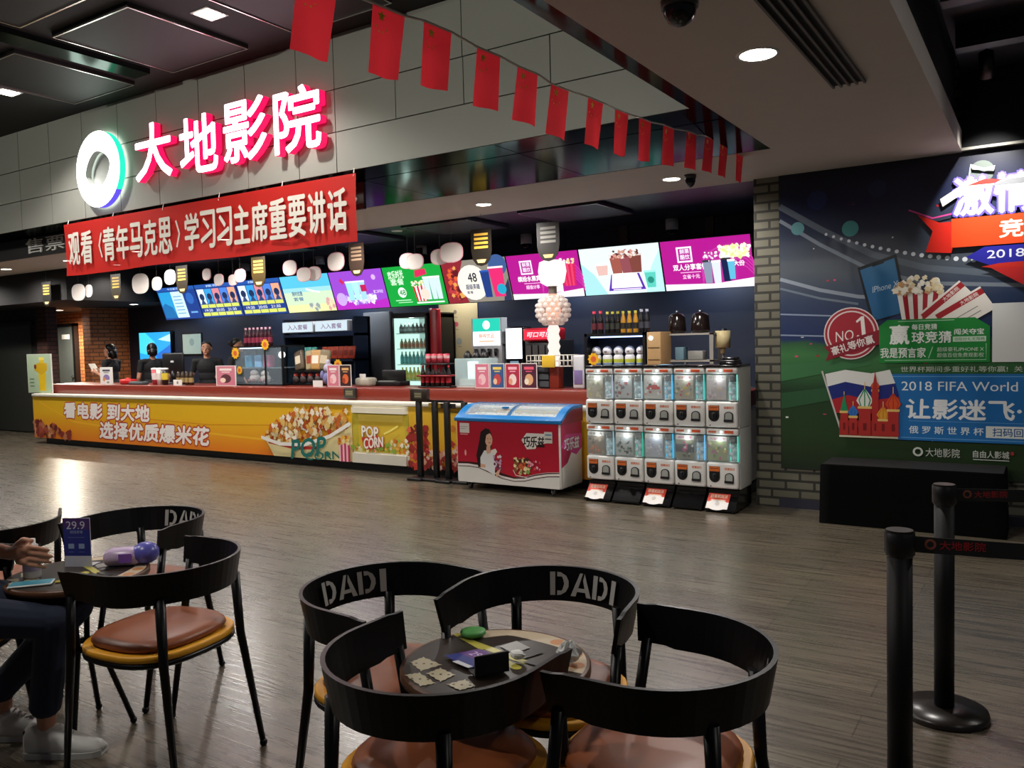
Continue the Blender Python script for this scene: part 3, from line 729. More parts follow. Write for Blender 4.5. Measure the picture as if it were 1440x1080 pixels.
def d_dark(p):
    back(p, '#8a8478'); p.poly([(0, 0), (0.34, 0), (0.22, 0.3), (0.36, SH), (0, SH)], '#8c2430'); p.blobs(0.07, 0.07, 0.26, SH - .09, 40, .03, .06, ['#b83840', '#e0a050', '#601820', '#d86030'])
    p.disc(0.46, 0.27, 0.24, '#f4eede'); p.disc(0.9, 0.48, 0.14, '#3a5a90'); p.poly([(0.9, 0), (SW, 0), (SW, 0.3), (0.96, 0.2)], '#2a3450')
    p.text('48', 0.40, 0.28, 0.54, 0.40, '#202838', 0.03); p.text('超级英雄', 0.34, 0.18, 0.56, 0.25, '#1c2c60', 0.03); p.text('套餐', 0.34, 0.12, 0.44, 0.16, '#1c2c60', 0.02)
    cup(p, 0.68, 0.06, 0.34, 0.14, '#1e3a80', '#2a5ab0'); cup(p, 0.86, 0.06, 0.38, 0.22, '#e02a70', '#f8e8f0'); p.disc(0.90, 0.16, 0.07, '#20a0c0')


def d_mag(p, t1, t2):
    back(p, '#b0148c')
    for i in range(5): p.stroke([(0.75 + .3 * cos(a), 0.05 + .24 * sin(a) + i * .045) for a in (j * pi / 8 for j in range(9))], 0.012, '#c83aa4')
    p.poly([(0, 0), (SW, 0), (SW, 0.10), (0.6, 0.055), (0, 0.075)], '#f4f0ff'); p.ring(0.27, 0.40, 0.0, 0.001, '#ffffff')
    for a in ((0.18, 0.32, 0.20, 0.50), (0.34, 0.32, 0.36, 0.50), (0.18, 0.32, 0.36, 0.34), (0.18, 0.48, 0.36, 0.50)): p.rect(*a, '#f4e8ff')
    p.text('鲜果', 0.22, 0.42, 0.33, 0.475, '#f4e8ff', 0.03); p.text('酷饮', 0.22, 0.355, 0.33, 0.41, '#f4e8ff', 0.03)
    p.text(t1, 0.12, 0.23, 0.52, 0.30, '#ffffff', 0.04); p.text(t2, 0.22, 0.13, 0.42, 0.18, '#ffd8f4', 0.03); p.rect(0.2, 0.20, 0.44, 0.207, '#ffd8f4')
    p.text('大份', 0.82, 0.24, 0.94, 0.30, '#ffffff', 0.03)


def d_mag1(p):
    d_mag(p, '缤纷水果宾治', '超值分享'); cup(p, 0.60, 0.10, 0.30, 0.13, '#f4f0f8'); cup(p, 0.70, 0.07, 0.32, 0.13, '#f8f0e8'); bucket(p, 0.86, 0.14, 0.28, 0.22, '#d02050', '#e04070')


def d_mag2(p):
    d_mag(p, '双人分享套餐', '立省十元'); bucket(p, 0.84, 0.34, 0.04, 0.34, '#f0e8d0', '#f0e8d0'); p.blobs(0.68, 0.34, 1.0, 0.46, 70, .02, .035, ['#fff6d8', '#f4e4a8', '#ffffff', '#d8e890'])
    cup(p, 0.53, 0.07, 0.24, 0.10, '#8890a8', '#30343c'); cup(p, 0.63, 0.06, 0.24, 0.10, '#d8e0f0', '#e8f0ff'); cup(p, 0.74, 0.08, 0.24, 0.10, '#10204a', '#2a2a30'); cup(p, 0.80, 0.10, 0.2, 0.08, '#60b8d8')
    p.blobs(0.48, 0.32, 0.72, 0.42, 20, .008, .02, ['#ffffff', '#f0d0f0'])


def d_white(p):
    back(p, '#dff2f4'); p.poly([(0, 0), (0.30, 0), (0.16, 0.25), (0, 0.40)], '#a8e0e4'); p.poly([(SW, 0), (0.8, 0), (0.9, 0.3), (SW, 0.5)], '#b8eaec')
    p.poly([(0.32, 0.04), (0.80, 0.04), (0.74, 0.24), (0.38, 0.24)], '#5a2aa8'); p.poly([(0.36, 0.07), (0.76, 0.07), (0.70, 0.28), (0.40, 0.28)], '#ffffff'); p.rect(0.38, 0.045, 0.74, 0.06, '#e8d8ff')
    for u, c in ((0.47, '#9c5448'), (0.60, '#8e4a52'), (0.72, '#7a4038')): cup(p, u, 0.25, 0.20, 0.16, c, '#d8c8c0'); p.blobs(u - .07, 0.44, u + .07, 0.52, 16, .015, .035, ['#5a2a28', '#c89080', '#f0e0d8', '#8a3a40'])
    for u, c in ((0.28, '#e0b8b0'),): cup(p, u, 0.24, 0.12, 0.16, c)
    cup(p, 0.88, 0.06, 0.18, 0.14, '#58c8b8', '#a0e8e0'); p.disc(0.88, 0.15, 0.04, '#208878')


scr(1, 'blue film-list screen at the far left, pale poster panel on it', d_list(True))
scr(2, 'blue film-list screen second from the left, yellow time bars on it', d_list(False))
scr(3, 'blue film-list screen just left of the pale cyan screen', d_list(False))
scr(4, 'pale cyan and yellow menu screen beside the blue list screens', d_cyan)
scr(5, 'purple menu screen with pale blue drinks', d_purple)
scr(6, 'green menu screen with the number 48 and a snack set', d_green)
scr(7, 'brown and cream menu screen with the number 48 and two cups', d_dark)
scr(8, 'magenta menu screen partly hidden behind the crystal lamp column', d_mag1)
scr(9, 'bright white menu screen with purple box of chocolate drinks', d_white)
scr(10, 'magenta menu screen with popcorn bowl, nearest the brick column', d_mag2)

# ================================================================ FOOTBALL POSTER ON THE RIGHT WALL
pt = thing('football_poster', 'huge printed football poster of a night stadium on the grey brick wall', 'poster', (-0.55, 7.29, 0.35))
PO = (0.55, -7.29, -0.35)
X0, X1, Z0, Z1 = -1.930, 1.30, 0.35, 2.88
PW, PH = X1 - X0, Z1 - Z0
bgm = ramp_mat([(0.0, '#1c2a18'), (0.12, '#27401f'), (0.26, '#1f3d24'), (0.38, '#3f7a44'), (0.415, '#2e5a38'), (0.43, '#1a2c5c'), (0.55, '#2b3a58'), (0.66, '#4a525c'), (0.78, '#333a4c'), (0.88, '#141c3c'), (1.0, '#0a0e22')], 2, 0.35, 0.05, 1.4)
P = Print((X0, 7.288, Z0), step=0.00012, rough=0.35)
P.rect(0, 0, PW, PH, bgm)
def Q(x, z): return (x - X0, z - Z0)
def arc(pts, w, c): P.stroke([Q(*q) for q in pts], w, c)
# stadium tiers and floodlight rows
arc([(-1.93, 2.60), (-1.6, 2.38), (-1.2, 2.14), (-0.8, 2.00), (-0.3, 1.92), (0.4, 1.90)], 0.05, '#5d6672'); arc([(-1.93, 2.48), (-1.6, 2.25), (-1.2, 2.01), (-0.8, 1.88), (0.2, 1.80)], 0.03, '#79828e')
arc([(-1.93, 1.98), (-1.6, 1.87), (-1.3, 1.80), (-0.9, 1.76)], 0.03, '#8b95a2'); arc([(-1.93, 1.90), (-1.6, 1.80), (-1.3, 1.74)], 0.018, '#6a7684')
arc([(-1.93, 1.68), (-1.5, 1.65), (-1.1, 1.63)], 0.012, '#8a98b0'); arc([(-1.93, 1.50), (-1.3, 1.47)], 0.012, '#8a98b0')
for i in range(26):
    s = i / 25; x = -1.55 + 1.5 * s; z = 2.33 - 0.62 * s + 0.30 * s * s
    P.disc(*Q(x, z), 0.012 + 0.010 * s, '#d8dde4', 10, hold=i > 0)
for x, z, r, c in ((-1.78, 2.40, 0.055, '#5f8f94'), (-1.36, 2.36, 0.065, '#4c9090'), (-1.62, 2.62, 0.08, '#1b2a58'), (-0.42, 2.70, 0.085, '#5c6660'), (-1.15, 2.66, 0.07, '#20264a')): P.disc(*Q(x, z), r, c)
for i in range(70):
    x, z = random.uniform(-1.9, 0.2), random.uniform(0.6, 2.6)
    if i % 3 == 0 or z < 1.7 and x < -1.55: P.rect(x - X0, z - Z0, x - X0 + random.uniform(.008, .03), z - Z0 + random.uniform(.006, .016), random.choice(['#c8303c', '#e8e8e0', '#d84878', '#e0c040', '#b82030']), hold=i % 8 > 0)
# mown stripes on the pitch
P.poly([Q(-1.93, 1.10), Q(-1.2, 1.24), Q(-1.2, 1.30), Q(-1.93, 1.24)], '#3c7446'); P.poly([Q(-1.93, 0.86), Q(-1.0, 1.05), Q(-1.0, 1.12), Q(-1.93, 1.0)], '#2c5634')
# phone, popcorn bucket, tickets
ph = [(-1.305, 2.035), (-1.015, 2.125), (-0.93, 1.66), (-1.20, 1.58)]
P.poly([Q(*q) for q in ph], '#10151e'); P.poly([Q(-1.285, 2.015), Q(-1.028, 2.095), Q(-0.95, 1.66), Q(-1.18, 1.60)], ramp_mat([(0, '#1c3a66'), (0.6, '#2e6a9a'), (1, '#5f9ab8')], 2, 0.3, .02))
P.poly([Q(-1.20, 2.055), Q(-1.10, 2.086), Q(-1.105, 2.06), Q(-1.19, 2.035)], '#10151e'); P.text('IPhone X', -1.19 - X0, 1.845 - Z0, -1.00 - X0, 1.895 - Z0, '#c8dae6', 0.0, rise=0.22)
bu, bz = -0.84 - X0, 1.58 - Z0
for i in range(9):
    a, b2 = i / 9, (i + 1) / 9
    P.poly([(bu - .13 + .26 * a, bz), (bu - .13 + .26 * b2, bz), (bu - .17 + .34 * b2, bz + .24), (bu - .17 + .34 * a, bz + .24)], '#a8202c' if i % 2 else '#f2eee6')
P.blobs(bu - .19, bz + .22, bu + .18, bz + .36, 90, .02, .035, ['#f6eed8', '#fbf6e8', '#e8d4a8', '#f0e2c0', '#c89868'], lambda u, v: (u - bu) ** 2 / .035 + (v - bz - .22) ** 2 / .018 < 1)
for (cx_, cz_, an) in ((-0.63, 1.70, 0.72), (-0.52, 1.66, 0.55)):
    def tq(a, b): return Q(cx_ + a * cos(an) - b * sin(an), cz_ + a * sin(an) + b * cos(an))
    P.poly([tq(-.20, -.10), tq(.17, -.10), tq(.17, .10), tq(-.20, .10)], '#efe9e0'); P.poly([tq(-.20, .04), tq(.17, .04), tq(.17, .085), tq(-.20, .085)], '#a8242c')
    u, v = tq(0.06, 0.062); P.text('大地影院', u - .07, v - .016, u + .07, v + .016, '#f4e8e0', 0.02, rot=an)
    for kk in range(2): P.stroke([tq(-.12, -.02 - kk * .04), tq(.08, -.02 - kk * .04)], .006, '#8a8580')
# NO.1 badge
bc = Q(-1.355, 1.50)
P.disc(*bc, .215, '#e8d8d4', 36); P.disc(*bc, .205, '#a82434', 36); P.ring(*bc, .175, .187, '#e8d8d4', 36)
P.text('NO.', bc[0] - .12, bc[1] - .06, bc[0] + .04, bc[1] + .025, '#f4ece8', 0.0, rise=.12); P.poly([(bc[0] + .085, bc[1] - .03), (bc[0] + .115, bc[1] - .025), (bc[0] + .10, bc[1] + .14), (bc[0] + .078, bc[1] + .137), (bc[0] + .038, bc[1] + .10), (bc[0] + .045, bc[1] + .085), (bc[0] + .074, bc[1] + .107)], '#f8f0ec'); P.disc(bc[0] + .055, bc[1] - .025, .010, '#f4ece8')
def rb(a, b): return (bc[0] + a * cos(.30) - b * sin(.30), bc[1] - .10 + a * sin(.30) + b * cos(.30))
P.poly([rb(-.23, -.06), rb(.26, -.06), rb(.22, .0), rb(.27, .055), rb(-.21, .055), rb(-.18, 0)], '#8c1a2c'); u, v = rb(0.01, 0.0); P.text('豪礼等你赢', u - .17, v - .035, u + .17, v + .035, '#f4ece8', .03, rot=.30)
# green panel
P.poly([Q(-1.14, 1.255), Q(-0.36, 1.255), Q(-0.36, 1.53), Q(-0.46, 1.60), Q(-1.08, 1.60), Q(-1.14, 1.55)], '#1f8a3a')
P.stroke([Q(-1.10, 1.275), Q(-0.385, 1.275), Q(-0.385, 1.40)], .005, '#b8e4bc'); P.stroke([Q(-1.0, 1.585), Q(-0.6, 1.585)], .005, '#b8e4bc')
def pt_(s, x0, z0, x1, z1, c='#eef4ec', b=.03, **k): P.text(s, x0 - X0, z0 - Z0, x1 - X0, z1 - Z0, c, b, **k)
pt_('赢', -1.06, 1.405, -0.92, 1.555, '#f6faf4', .04); pt_('每日竞猜', -0.90, 1.515, -0.72, 1.56); pt_('球竞猜', -0.90, 1.41, -0.62, 1.50, '#f6faf4', .03)
pt_('闯关夺宝', -0.60, 1.47, -0.40, 1.515); P.rect(-0.61 - X0, 1.415 - Z0, -0.385 - X0, 1.455 - Z0, '#cfe8cf'); pt_('领取好礼无限畅', -0.60, 1.422, -0.395, 1.448, '#1f7a34', .0)
pt_('我是预言家', -1.13, 1.295, -0.80, 1.375); P.stroke([Q(-.78, 1.29), Q(-.75, 1.38)], .006, '#b8e4bc')
pt_('超级豪礼IPHONE X', -0.72, 1.34, -0.40, 1.375, '#dff0dc', .01); pt_('超值百倍免费观影权', -0.72, 1.295, -0.40, 1.33, '#dff0dc', .01)
P.rect(-0.345 - X0, 1.255 - Z0, 0.12 - X0, 1.70 - Z0, '#e6e6e4')
pt_('世界杯期间多重好礼等你赢!  关注"大地影院"', -0.98, 1.18, 0.2, 1.225, '#d4dccf', .0)
# blue banner with the wording
P.poly([Q(-1.0, 0.635), Q(0.9, 0.635), Q(0.9, 1.165), Q(-1.16, 1.165), Q(-1.0, 1.0)], '#1f6fb4'); P.stroke([Q(-1.05, 1.145), Q(0.9, 1.145)], .006, '#6aa8dc'); P.stroke([Q(-0.98, .655), Q(0.9, .655)], .006, '#6aa8dc')
pt_('2018 FIFA World Cup', -0.975, 1.01, 0.05, 1.105, '#eef4f8', .012); pt_('让影迷飞·免', -0.94, 0.81, 0.04, 0.965, '#f2f6f8', .045, slant=.04)
P.stroke([Q(-0.92, .79), Q(0.3, .79)], .004, '#6aa8dc'); pt_('俄 罗 斯 世 界 杯', -0.92, 0.69, -0.40, 0.75, '#e4eef4', .02); P.rect(-0.385 - X0, .675 - Z0, 0.1 - X0, .765 - Z0, '#e8eee8'); pt_('扫码回复', -0.34, .688, -0.07, .752, '#1a5a9a', .02)
# flag on its pole and the domed cathedral
P.poly([Q(-1.56, 1.165), Q(-1.40, 1.20), Q(-1.20, 1.17), Q(-1.06, 1.20), Q(-1.02, 1.09), Q(-1.2, 1.06), Q(-1.4, 1.10), Q(-1.54, 1.06)], '#e6e6e2'); P.poly([Q(-1.54, 1.06), Q(-1.4, 1.10), Q(-1.2, 1.06), Q(-1.02, 1.09), Q(-0.99, .98), Q(-1.2, .95), Q(-1.38, .99), Q(-1.51, .95)], '#1c2a7a'); P.poly([Q(-1.51, .95), Q(-1.38, .99), Q(-1.2, .95), Q(-0.99, .98), Q(-1.0, .84), Q(-1.48, .84)], '#b0242c')
P.stroke([Q(-1.585, 1.19), Q(-1.44, .70)], .014, '#c8c4bc')
def tower(x, w, z, dome, c2, h=.08):
    P.rect(x - w / 2 - X0, .66 - Z0, x + w / 2 - X0, z - Z0, '#b02c28'); P.rect(x - w * .6 - X0, z - .02 - Z0, x + w * .6 - X0, z - Z0, '#e8c070'); P.rect(x - w * .15 - X0, .70 - Z0, x + w * .15 - X0, .76 - Z0, '#701818')
    if dome:
        P.poly([Q(x - w * .4, z), Q(x - w * .72, z + h * .45), Q(x - w * .5, z + h * .85), Q(x, z + h * 1.5), Q(x + w * .5, z + h * .85), Q(x + w * .72, z + h * .45), Q(x + w * .4, z)], dome)
        for kk in (-.4, 0, .4): P.stroke([Q(x + w * kk * .8, z), Q(x + w * kk * 1.2, z + h * .5), Q(x, z + h * 1.45)], w * .10, c2)
    P.stroke([Q(x, z + h * 1.4), Q(x, z + h * 2.0)], .006, '#e8c070')
P.rect(-1.45 - X0, .64 - Z0, -1.0 - X0, .78 - Z0, '#a02824'); P.rect(-1.45 - X0, .64 - Z0, -1.0 - X0, .655 - Z0, '#d8d0b0')
for i in range(9): P.rect(-1.43 + i * .05 - X0, .67 - Z0, -1.40 + i * .05 - X0, .73 - Z0, '#6a1818')
tower(-1.41, .06, .86, None, None); P.poly([Q(-1.44, .86), Q(-1.38, .86), Q(-1.41, 1.0)], '#1f8a5a')
tower(-1.34, .06, .82, '#2a62b0', '#3a80c8', .06); tower(-1.25, .09, .90, '#e8e8e0', '#1f8a5a', .10); tower(-1.17, .05, 1.04, '#b83028', '#e87028', .05); P.poly([Q(-1.20, .98), Q(-1.14, .98), Q(-1.17, 1.19)], '#b02c28')
tower(-1.11, .07, .80, '#e0a030', '#d07820', .07); tower(-1.035, .08, .88, '#d85020', '#b83020', .09)
# sponsor marks along the bottom
P.ring(*Q(-.855, .545), .022, .037, '#d0d4cc', 24); pt_('大地影院', -.80, .51, -.56, .58, '#ccd0c8', .0); pt_('自由人影城', -.47, .52, -.23, .575, '#ccd0c8', .02); P.stroke([Q(-.47, .505), Q(-.23, .505)], .006, '#ccd0c8'); P.rect(-.22 - X0, .55 - Z0, -.20 - X0, .575 - Z0, '#b83038'); pt_('万象影城', -.12, .51, .12, .575, '#ccd0c8', .02)
# title: red ribbon, white lettering, date
P.poly([Q(-.80, 2.12), Q(-.62, 2.10), Q(-.60, 2.20), Q(0.1, 2.20), Q(0.6, 2.1), Q(0.6, 2.34), Q(-.70, 2.34), Q(-.86, 2.42), Q(-.75, 2.28)], '#d8281c'); P.poly([Q(-.62, 2.14), Q(0.6, 2.14), Q(0.6, 2.36), Q(-.62, 2.36)], '#e24a20')
P.stroke([Q(-.92, 2.46), Q(-.75, 2.38), Q(-.62, 2.40)], .012, '#e04898')
pt_('激情世界杯', -.60, 2.38, .75, 2.66, '#fbfbff', .05, outline='#6a5ac8', ow=.05); pt_('竞猜有礼', -.30, 2.19, .35, 2.32, '#fff4e0', .04)
P.poly([Q(-.52, 2.06), Q(-.40, 2.13), Q(0.6, 2.13), Q(0.6, 2.02), Q(-.30, 1.96)], '#2c2a9c'); pt_('2018.6.14', -.38, 2.04, .10, 2.10, '#f2f4ff', .02); P.poly([Q(-.42, 1.98), Q(-.10, 1.92), Q(0.5, 1.95), Q(0.5, 2.02), Q(-.3, 2.0)], '#c83024'); P.poly([Q(-.36, 1.97), Q(-.1, 1.80), Q(.2, 1.76), Q(.5, 1.8), Q(.5, 1.95)], '#c02a2a')
P.poly([Q(-.70, 2.52), Q(-.50, 2.64), Q(-.46, 2.60), Q(-.68, 2.46)], '#e8e4d8'); P.stroke([Q(-.51, 2.60), Q(-.49, 2.76)], .006, '#b0b4b8'); P.poly([Q(-.49, 2.76), Q(-.40, 2.72), Q(-.33, 2.73), Q(-.34, 2.69), Q(-.48, 2.72)], '#b8bcc0'); P.poly([Q(-.52, 2.60), Q(-.40, 2.64), Q(-.28, 2.62), Q(-.34, 2.60)], '#b83028')
P.poly([Q(-.38, 2.58), Q(-.25, 2.62), Q(.5, 2.64), Q(.5, 2.58)], '#7a7c80')
P.build('printed_face', pt, PO)
MB().box(X0 - .006, X1 + .006, 7.2885, 7.298, Z0 - .006, Z1 - 0.012, mat('#1a1c20', 0.5)).build('backing_board', pt, PO)

# ================================================================ HANGING CARDS UNDER THE SOFFIT
HY = 7.30
def oval(w, h, n=22, e=2.6): return [(w * abs(cos(t)) ** (2 / e) * (1 if cos(t) > 0 else -1), h * abs(sin(t)) ** (2 / e) * (1 if sin(t) > 0 else -1)) for t in (2 * pi * i / n for i in range(n))]
RX = Matrix.Rotation(pi / 2, 4, 'X')
HK = [(-12.95, 2.45, .16), (-12.72, 2.46, .12), (-11.30, 2.49, .18), (-10.95, 2.47, .12), (-10.58, 2.54, .13), (-9.81, 2.53, .11), (-9.51, 2.435, .11), (-9.26, 2.42, .10), (-9.07, 2.465, .12), (-8.15, 2.505, .13), (-7.86, 2.40, .12), (-7.72, 2.405, .12), (-7.30, 2.52, .15), (-6.20, 2.45, .12), (-6.06, 2.43, .12), (-5.73, 2.46, .12), (-5.54, 2.49, .15)]
for k, (x, z, w) in enumerate(HK):
    pinkish = x > -8.4 or -9.9 < x < -9.0
    t = thing('hanging_card', 'plain %s oval card hung under the soffit, %s from the right' % ('white pink-edged' if pinkish else 'white', (NUM + ['fifteenth', 'sixteenth', 'seventeenth'])[len(HK) - 1 - k]), 'hanging card', (x * .985, HY + (0.035 if k % 2 else 0), z), random.uniform(-.15, .15), 'white oval cards hung over the counter')
    hh = w * 0.82 * (0.9 if pinkish else 1.0)
    MB().prism(oval(w, hh), -.004, .004, mat('#d89aa6' if pinkish else '#c8c6c2', .6), RX).prism(oval(w * .93, hh * .92), .004, .0055, mat('#cfc6c0', .6), RX).prism(oval(w * .93, hh * .92), -.0055, -.004, mat('#cfc6c0', .6), RX).build('card', t)
    MB().cyl((0, 0, hh), (0, 0, 2.860 - z), .0015, .0015, mat('#606060'), 5).build('thread', t)
HBt = [(-13.8, 2.47, '#15130f', '#c8a23a', 'far left by the pillar'), (-11.84, 2.47, '#2a2414', '#b8932a', 'over the left end of the red tissue box'), (-10.24, 2.485, '#2a2010', '#d0a83a', 'below the middle of the red banner'), (-8.64, 2.485, '#3a2c10', '#d8b040', 'in front of the blue list screens'), (-6.91, 2.515, '#2c201a', '#6e5a48', 'in front of the purple menu screen'), (-5.10, 2.51, '#1c1812', '#c89a38', 'in front of the brown and cream screen'), (-4.27, 2.50, '#23211e', '#8a8880', 'above the crystal lamp column')]
for x, z, c, g, lab in HBt:
    t = thing('bottle_shaped_card', 'dark bottle-shaped card hung from the soffit, ' + lab, 'hanging card', (x * .985, HY - .05, z), random.uniform(-.1, .1), 'dark bottle-shaped hanging cards')
    sh = [(-.125, .19), (.125, .19), (.125, -.04), (.105, -.13), (.06, -.185), (0, -.2), (-.06, -.185), (-.105, -.13), (-.125, -.04)]
    m = MB().prism(sh, -.004, .004, mat(c, .4), RX)
    for i in range(4): m.prism([(-.085, .12 - i * .045), (.085, .12 - i * .045), (.085, .145 - i * .045), (-.085, .145 - i * .045)], .004, .005, mat(g, .5, noise=.3), RX)
    m.prism([(-.06, -.13), (.06, -.13), (.04, -.165), (-.04, -.165)], .004, .005, mat('#e0b878', .5), RX); m.build('card', t)
    MB().cyl((0, 0, .19), (0, 0, 2.860 - z), .0015, .0015, mat('#606060'), 5).build('thread', t)

# ================================================================ KITCHEN BACK WALL
bc_ = thing('back_counter', 'dark back counter along the navy kitchen wall', 'counter', (-7.4, 9.45, 0))
for x0, x1 in ((-13.0, -7.98), (-6.90, -2.2)):
    MB().box(x0 + 7.4, x1 + 7.4, -.27, .33, 0, .86, mat('#20242c', .5)).build('cabinet', bc_)
    MB().rbox(x0 + 7.4, x1 + 7.4, -.30, .34, .86, .90, .006, mat('#3a3d42', .3)).build('worktop', bc_)
BZ = .90
# fridge
t = thing('drinks_fridge', 'upright glass-door drinks fridge lit pale green, full of bottles', 'fridge', (-7.58, 9.10, 0))
fb = MB().box(-.33, -.30, 0, .62, .05, 1.93, black).box(.30, .33, 0, .62, .05, 1.93, black).box(-.33, .33, .59, .62, .05, 1.93, black).box(-.33, .33, 0, .62, 1.88, 1.95, black).box(-.33, .33, 0, .62, .0, .10, black); fb.build('cabinet', t)
MB().box(-.30, .30, .57, .588, .10, 1.88, mat('#b8e8dc', emit=.55)).box(-.299, -.285, .02, .57, .10, 1.88, mat('#d0fff0', emit=1.0)).build('lit_lining', t)
for z in (.45, .74, .979, 1.209, 1.434, 1.654): MB().box(-.283, .298, .04, .57, z, z + .01, mat('#c8e8e0', .3)).build('shelf', t)
lamp(t, 'POINT', (-.05, .1, 1.83), 2.5, (.8, 1, .93), .05)
MB().box(-.30, .30, -.004, 0.0, .10, 1.88, clear_mat('#e8fff8', .93)).build('door_glass', t)
MB().box(-.33, -.295, -.02, 0, .1, 1.9, black).box(.295, .33, -.02, 0, .1, 1.9, black).build('door_frame', t); MB().cyl((.31, -.04, 1.0), (.31, -.04, 1.4), .012, .012, steel, 8).build('door_handle', t)


def bottle(h, r, body, cap, label=None, neck=.38, rough=.25):
    m = MB(); s = h
    m.lathe([(.001, 0), (r * .9, 0), (r, .02 * s), (r, .55 * s), (r * .85, .66 * s), (r * neck, .84 * s), (r * neck, .90 * s)], mat(body, rough, noise=0), n=12)
    if label: m.lathe([(r * 1.015, .18 * s), (r * 1.015, .46 * s)], mat(label, .5, noise=0), n=12)
    m.lathe([(r * neck * 1.15, .885 * s), (r * neck * 1.15, s), (.001, s)], mat(cap, .4, noise=0), n=12)
    return m


def put_row(proto, spots, label, group, rz=0):
    for i, p in enumerate(spots):
        o = proto if i == 0 else proto.copy()
        if i: C.objects.link(o)
        o.location = p; o.rotation_euler = (0, 0, rz + random.uniform(-.3, .3)); tag(o, label, 'bottle', group)


rowsF = [(.99, '#c8d83a', '#d8d030', '#e0d838', .185, .028, 'yellow drink bottle on the lowest visible fridge shelf'), (1.22, '#2ab8b8', '#e8f4f4', '#38c8d0', .18, .028, 'turquoise drink bottle on the second fridge shelf'), (1.445, '#b8a878', '#d8e0d0', '#c87838', .14, .027, 'brownish drink bottle on the third fridge shelf'), (1.665, '#30383a', '#c8d8d8', '#788888', .14, .030, 'dark drink bottle on the top fridge shelf')]
for z, c, cap, lb_, h, r, lab in rowsF:
    pr_ = bottle(h, r, c, cap, lb_).build('drink_bottle')
    put_row(pr_, [(-7.58 - .235 + i * .072, 9.10 + .10, z + .0005) for i in range(8)], lab, 'fridge bottles ' + lab.split(' on ')[1])
# red cooler side, beige panel, grey panel
t = MB().rbox(-.07, .07, 0, .10, 0, 1.99, .02, mat('#b01222', .35)).box(-.06, -.03, -.01, 0.02, 1.97, 1.999, mat('#f0e8e8')); tag(t.build('drinks_cooler', None, (-7.17, 9.12, 0)), 'narrow glossy red drinks cooler side standing right of the green-lit fridge', 'cooler')
p = Print((-7.58, 9.79, 1.28)); p.rect(0, 0, .70, .80, '#b8a67c')
for u, v, r, c in ((.12, .55, .045, '#8a5a34'), (.32, .50, .035, '#c04a5a'), (.14, .25, .05, '#a8845a'), (.36, .25, .05, '#8a8f86'), (.30, .68, .03, '#7a6a58'), (.1, .08, .04, '#c8b48a')): p.disc(u, v, r, c); p.stroke([(u - .03, v - .07), (u + .04, v - .08)], .008, '#7a6a50')
tag(p.build('menu_board'), 'beige menu board with small food drawings on the back wall', 'menu board')
tag(MB().rbox(-9.05, -8.50, 9.74, 9.80, .92, 2.02, .01, mat('#5c6066', .5)).build('wall_panel'), 'plain grey panel on the back wall left of the drinks fridge', 'wall panel')
# fountain machines
t = thing('drinks_machine', 'drinks machine with glowing turquoise and white sign', 'drinks machine', (-6.28, 9.15, BZ)); MB().rbox(-.24, .24, -.02, .4, 0, .60, .02, mat('#b8bcc0', .3, .3)).build('body', t)
p = Print((-.22, -.022, .56), e=1.3); p.rect(0, 0, .44, .36, '#f0f8f8'); p.rect(0, .19, .44, .36, '#18b8a0'); p.disc(.22, .275, .06, '#d8f8f0'); p.text('鲜榨饮品', .10, .10, .34, .16, '#c86a30', .02); p.rect(.1, .05, .34, .065, '#c8a070'); p.build('lit_sign', t); MB().box(-.24, .24, -.018, .12, .55, .93, mat('#c8ccd0', .3)).build('sign_box', t)
for i in range(4): MB().cyl((-.16 + i * .107, -.05, .42), (-.16 + i * .107, -.05, .52), .018, .025, black).build('tap', t)
t = thing('order_kiosk', 'black upright kiosk with bright white touch screen', 'kiosk', (-5.86, 9.15, BZ)); MB().rbox(-.14, .14, 0, .25, 0, .80, .03, black_gloss).build('body', t)
p = Print((-.125, -.003, .38), e=1.5); p.rect(0, 0, .25, .40, '#f4f8ff'); p.rect(.06, -.06, .19, -.03, '#587080'); p.build('touch_screen', t)
t = thing('cola_dispenser', 'soft drink dispenser with glowing red header', 'drinks dispenser', (-5.44, 9.15, BZ)); MB().rbox(-.26, .26, 0, .4, 0, .62, .02, mat('#1c1c20', .35)).build('body', t); MB().rbox(-.25, .25, -.06, .2, .60, .77, .03, mat('#c01428', .4)).build('header', t)
p = Print((-.23, -.063, .625), e=1.2); p.rect(0, 0, .46, .12, '#d8183a'); p.text('可口可乐', .05, .03, .41, .095, '#ffe8ec', .03, slant=.3); p.build('lit_header', t)
for i in range(5): MB().box(-.21 + i * .1, -.13 + i * .1, -.05, 0, .42, .55, steel).build('nozzle', t)
MB().cyl((-.30, -.04, .60), (-.30, -.04, .64), .022, .022, mat('#ffffff', emit=2, sampled=False), 10).build('lamp', t)
# shelf with two lit headers and hanging snacks
t = thing('snack_shelf', 'navy wall shelf with two pale lit header signs and snack packs', 'shelf', (-9.52, 9.2, BZ))
MB().box(-.75, .78, .30, .36, 0, 1.05, mat('#16243c', .5)).box(-.75, .78, -.02, .34, .76, .80, mat('#1c3054', .5)).box(-.75, .78, -.05, .34, .38, .41, mat('#1c3054', .5)).box(-.75, -.72, 0, .34, 0, 1.05, mat('#16243c', .5)).box(.75, .78, 0, .34, 0, 1.05, mat('#16243c', .5)).build('frame', t)
for x0 in (-.71, .02):
    MB().rbox(x0, x0 + .69, -.06, .1, .83, 1.00, .01, mat('#d8dce0', .4)).build('header_box', t)
    p = Print((x0 + .01, -.062, .84), e=1.0); p.rect(0, 0, .67, .15, '#cfe0ea'); p.text('入入套餐', .12, .035, .56, .115, '#7a5a80', .02); p.build('header_sign', t)
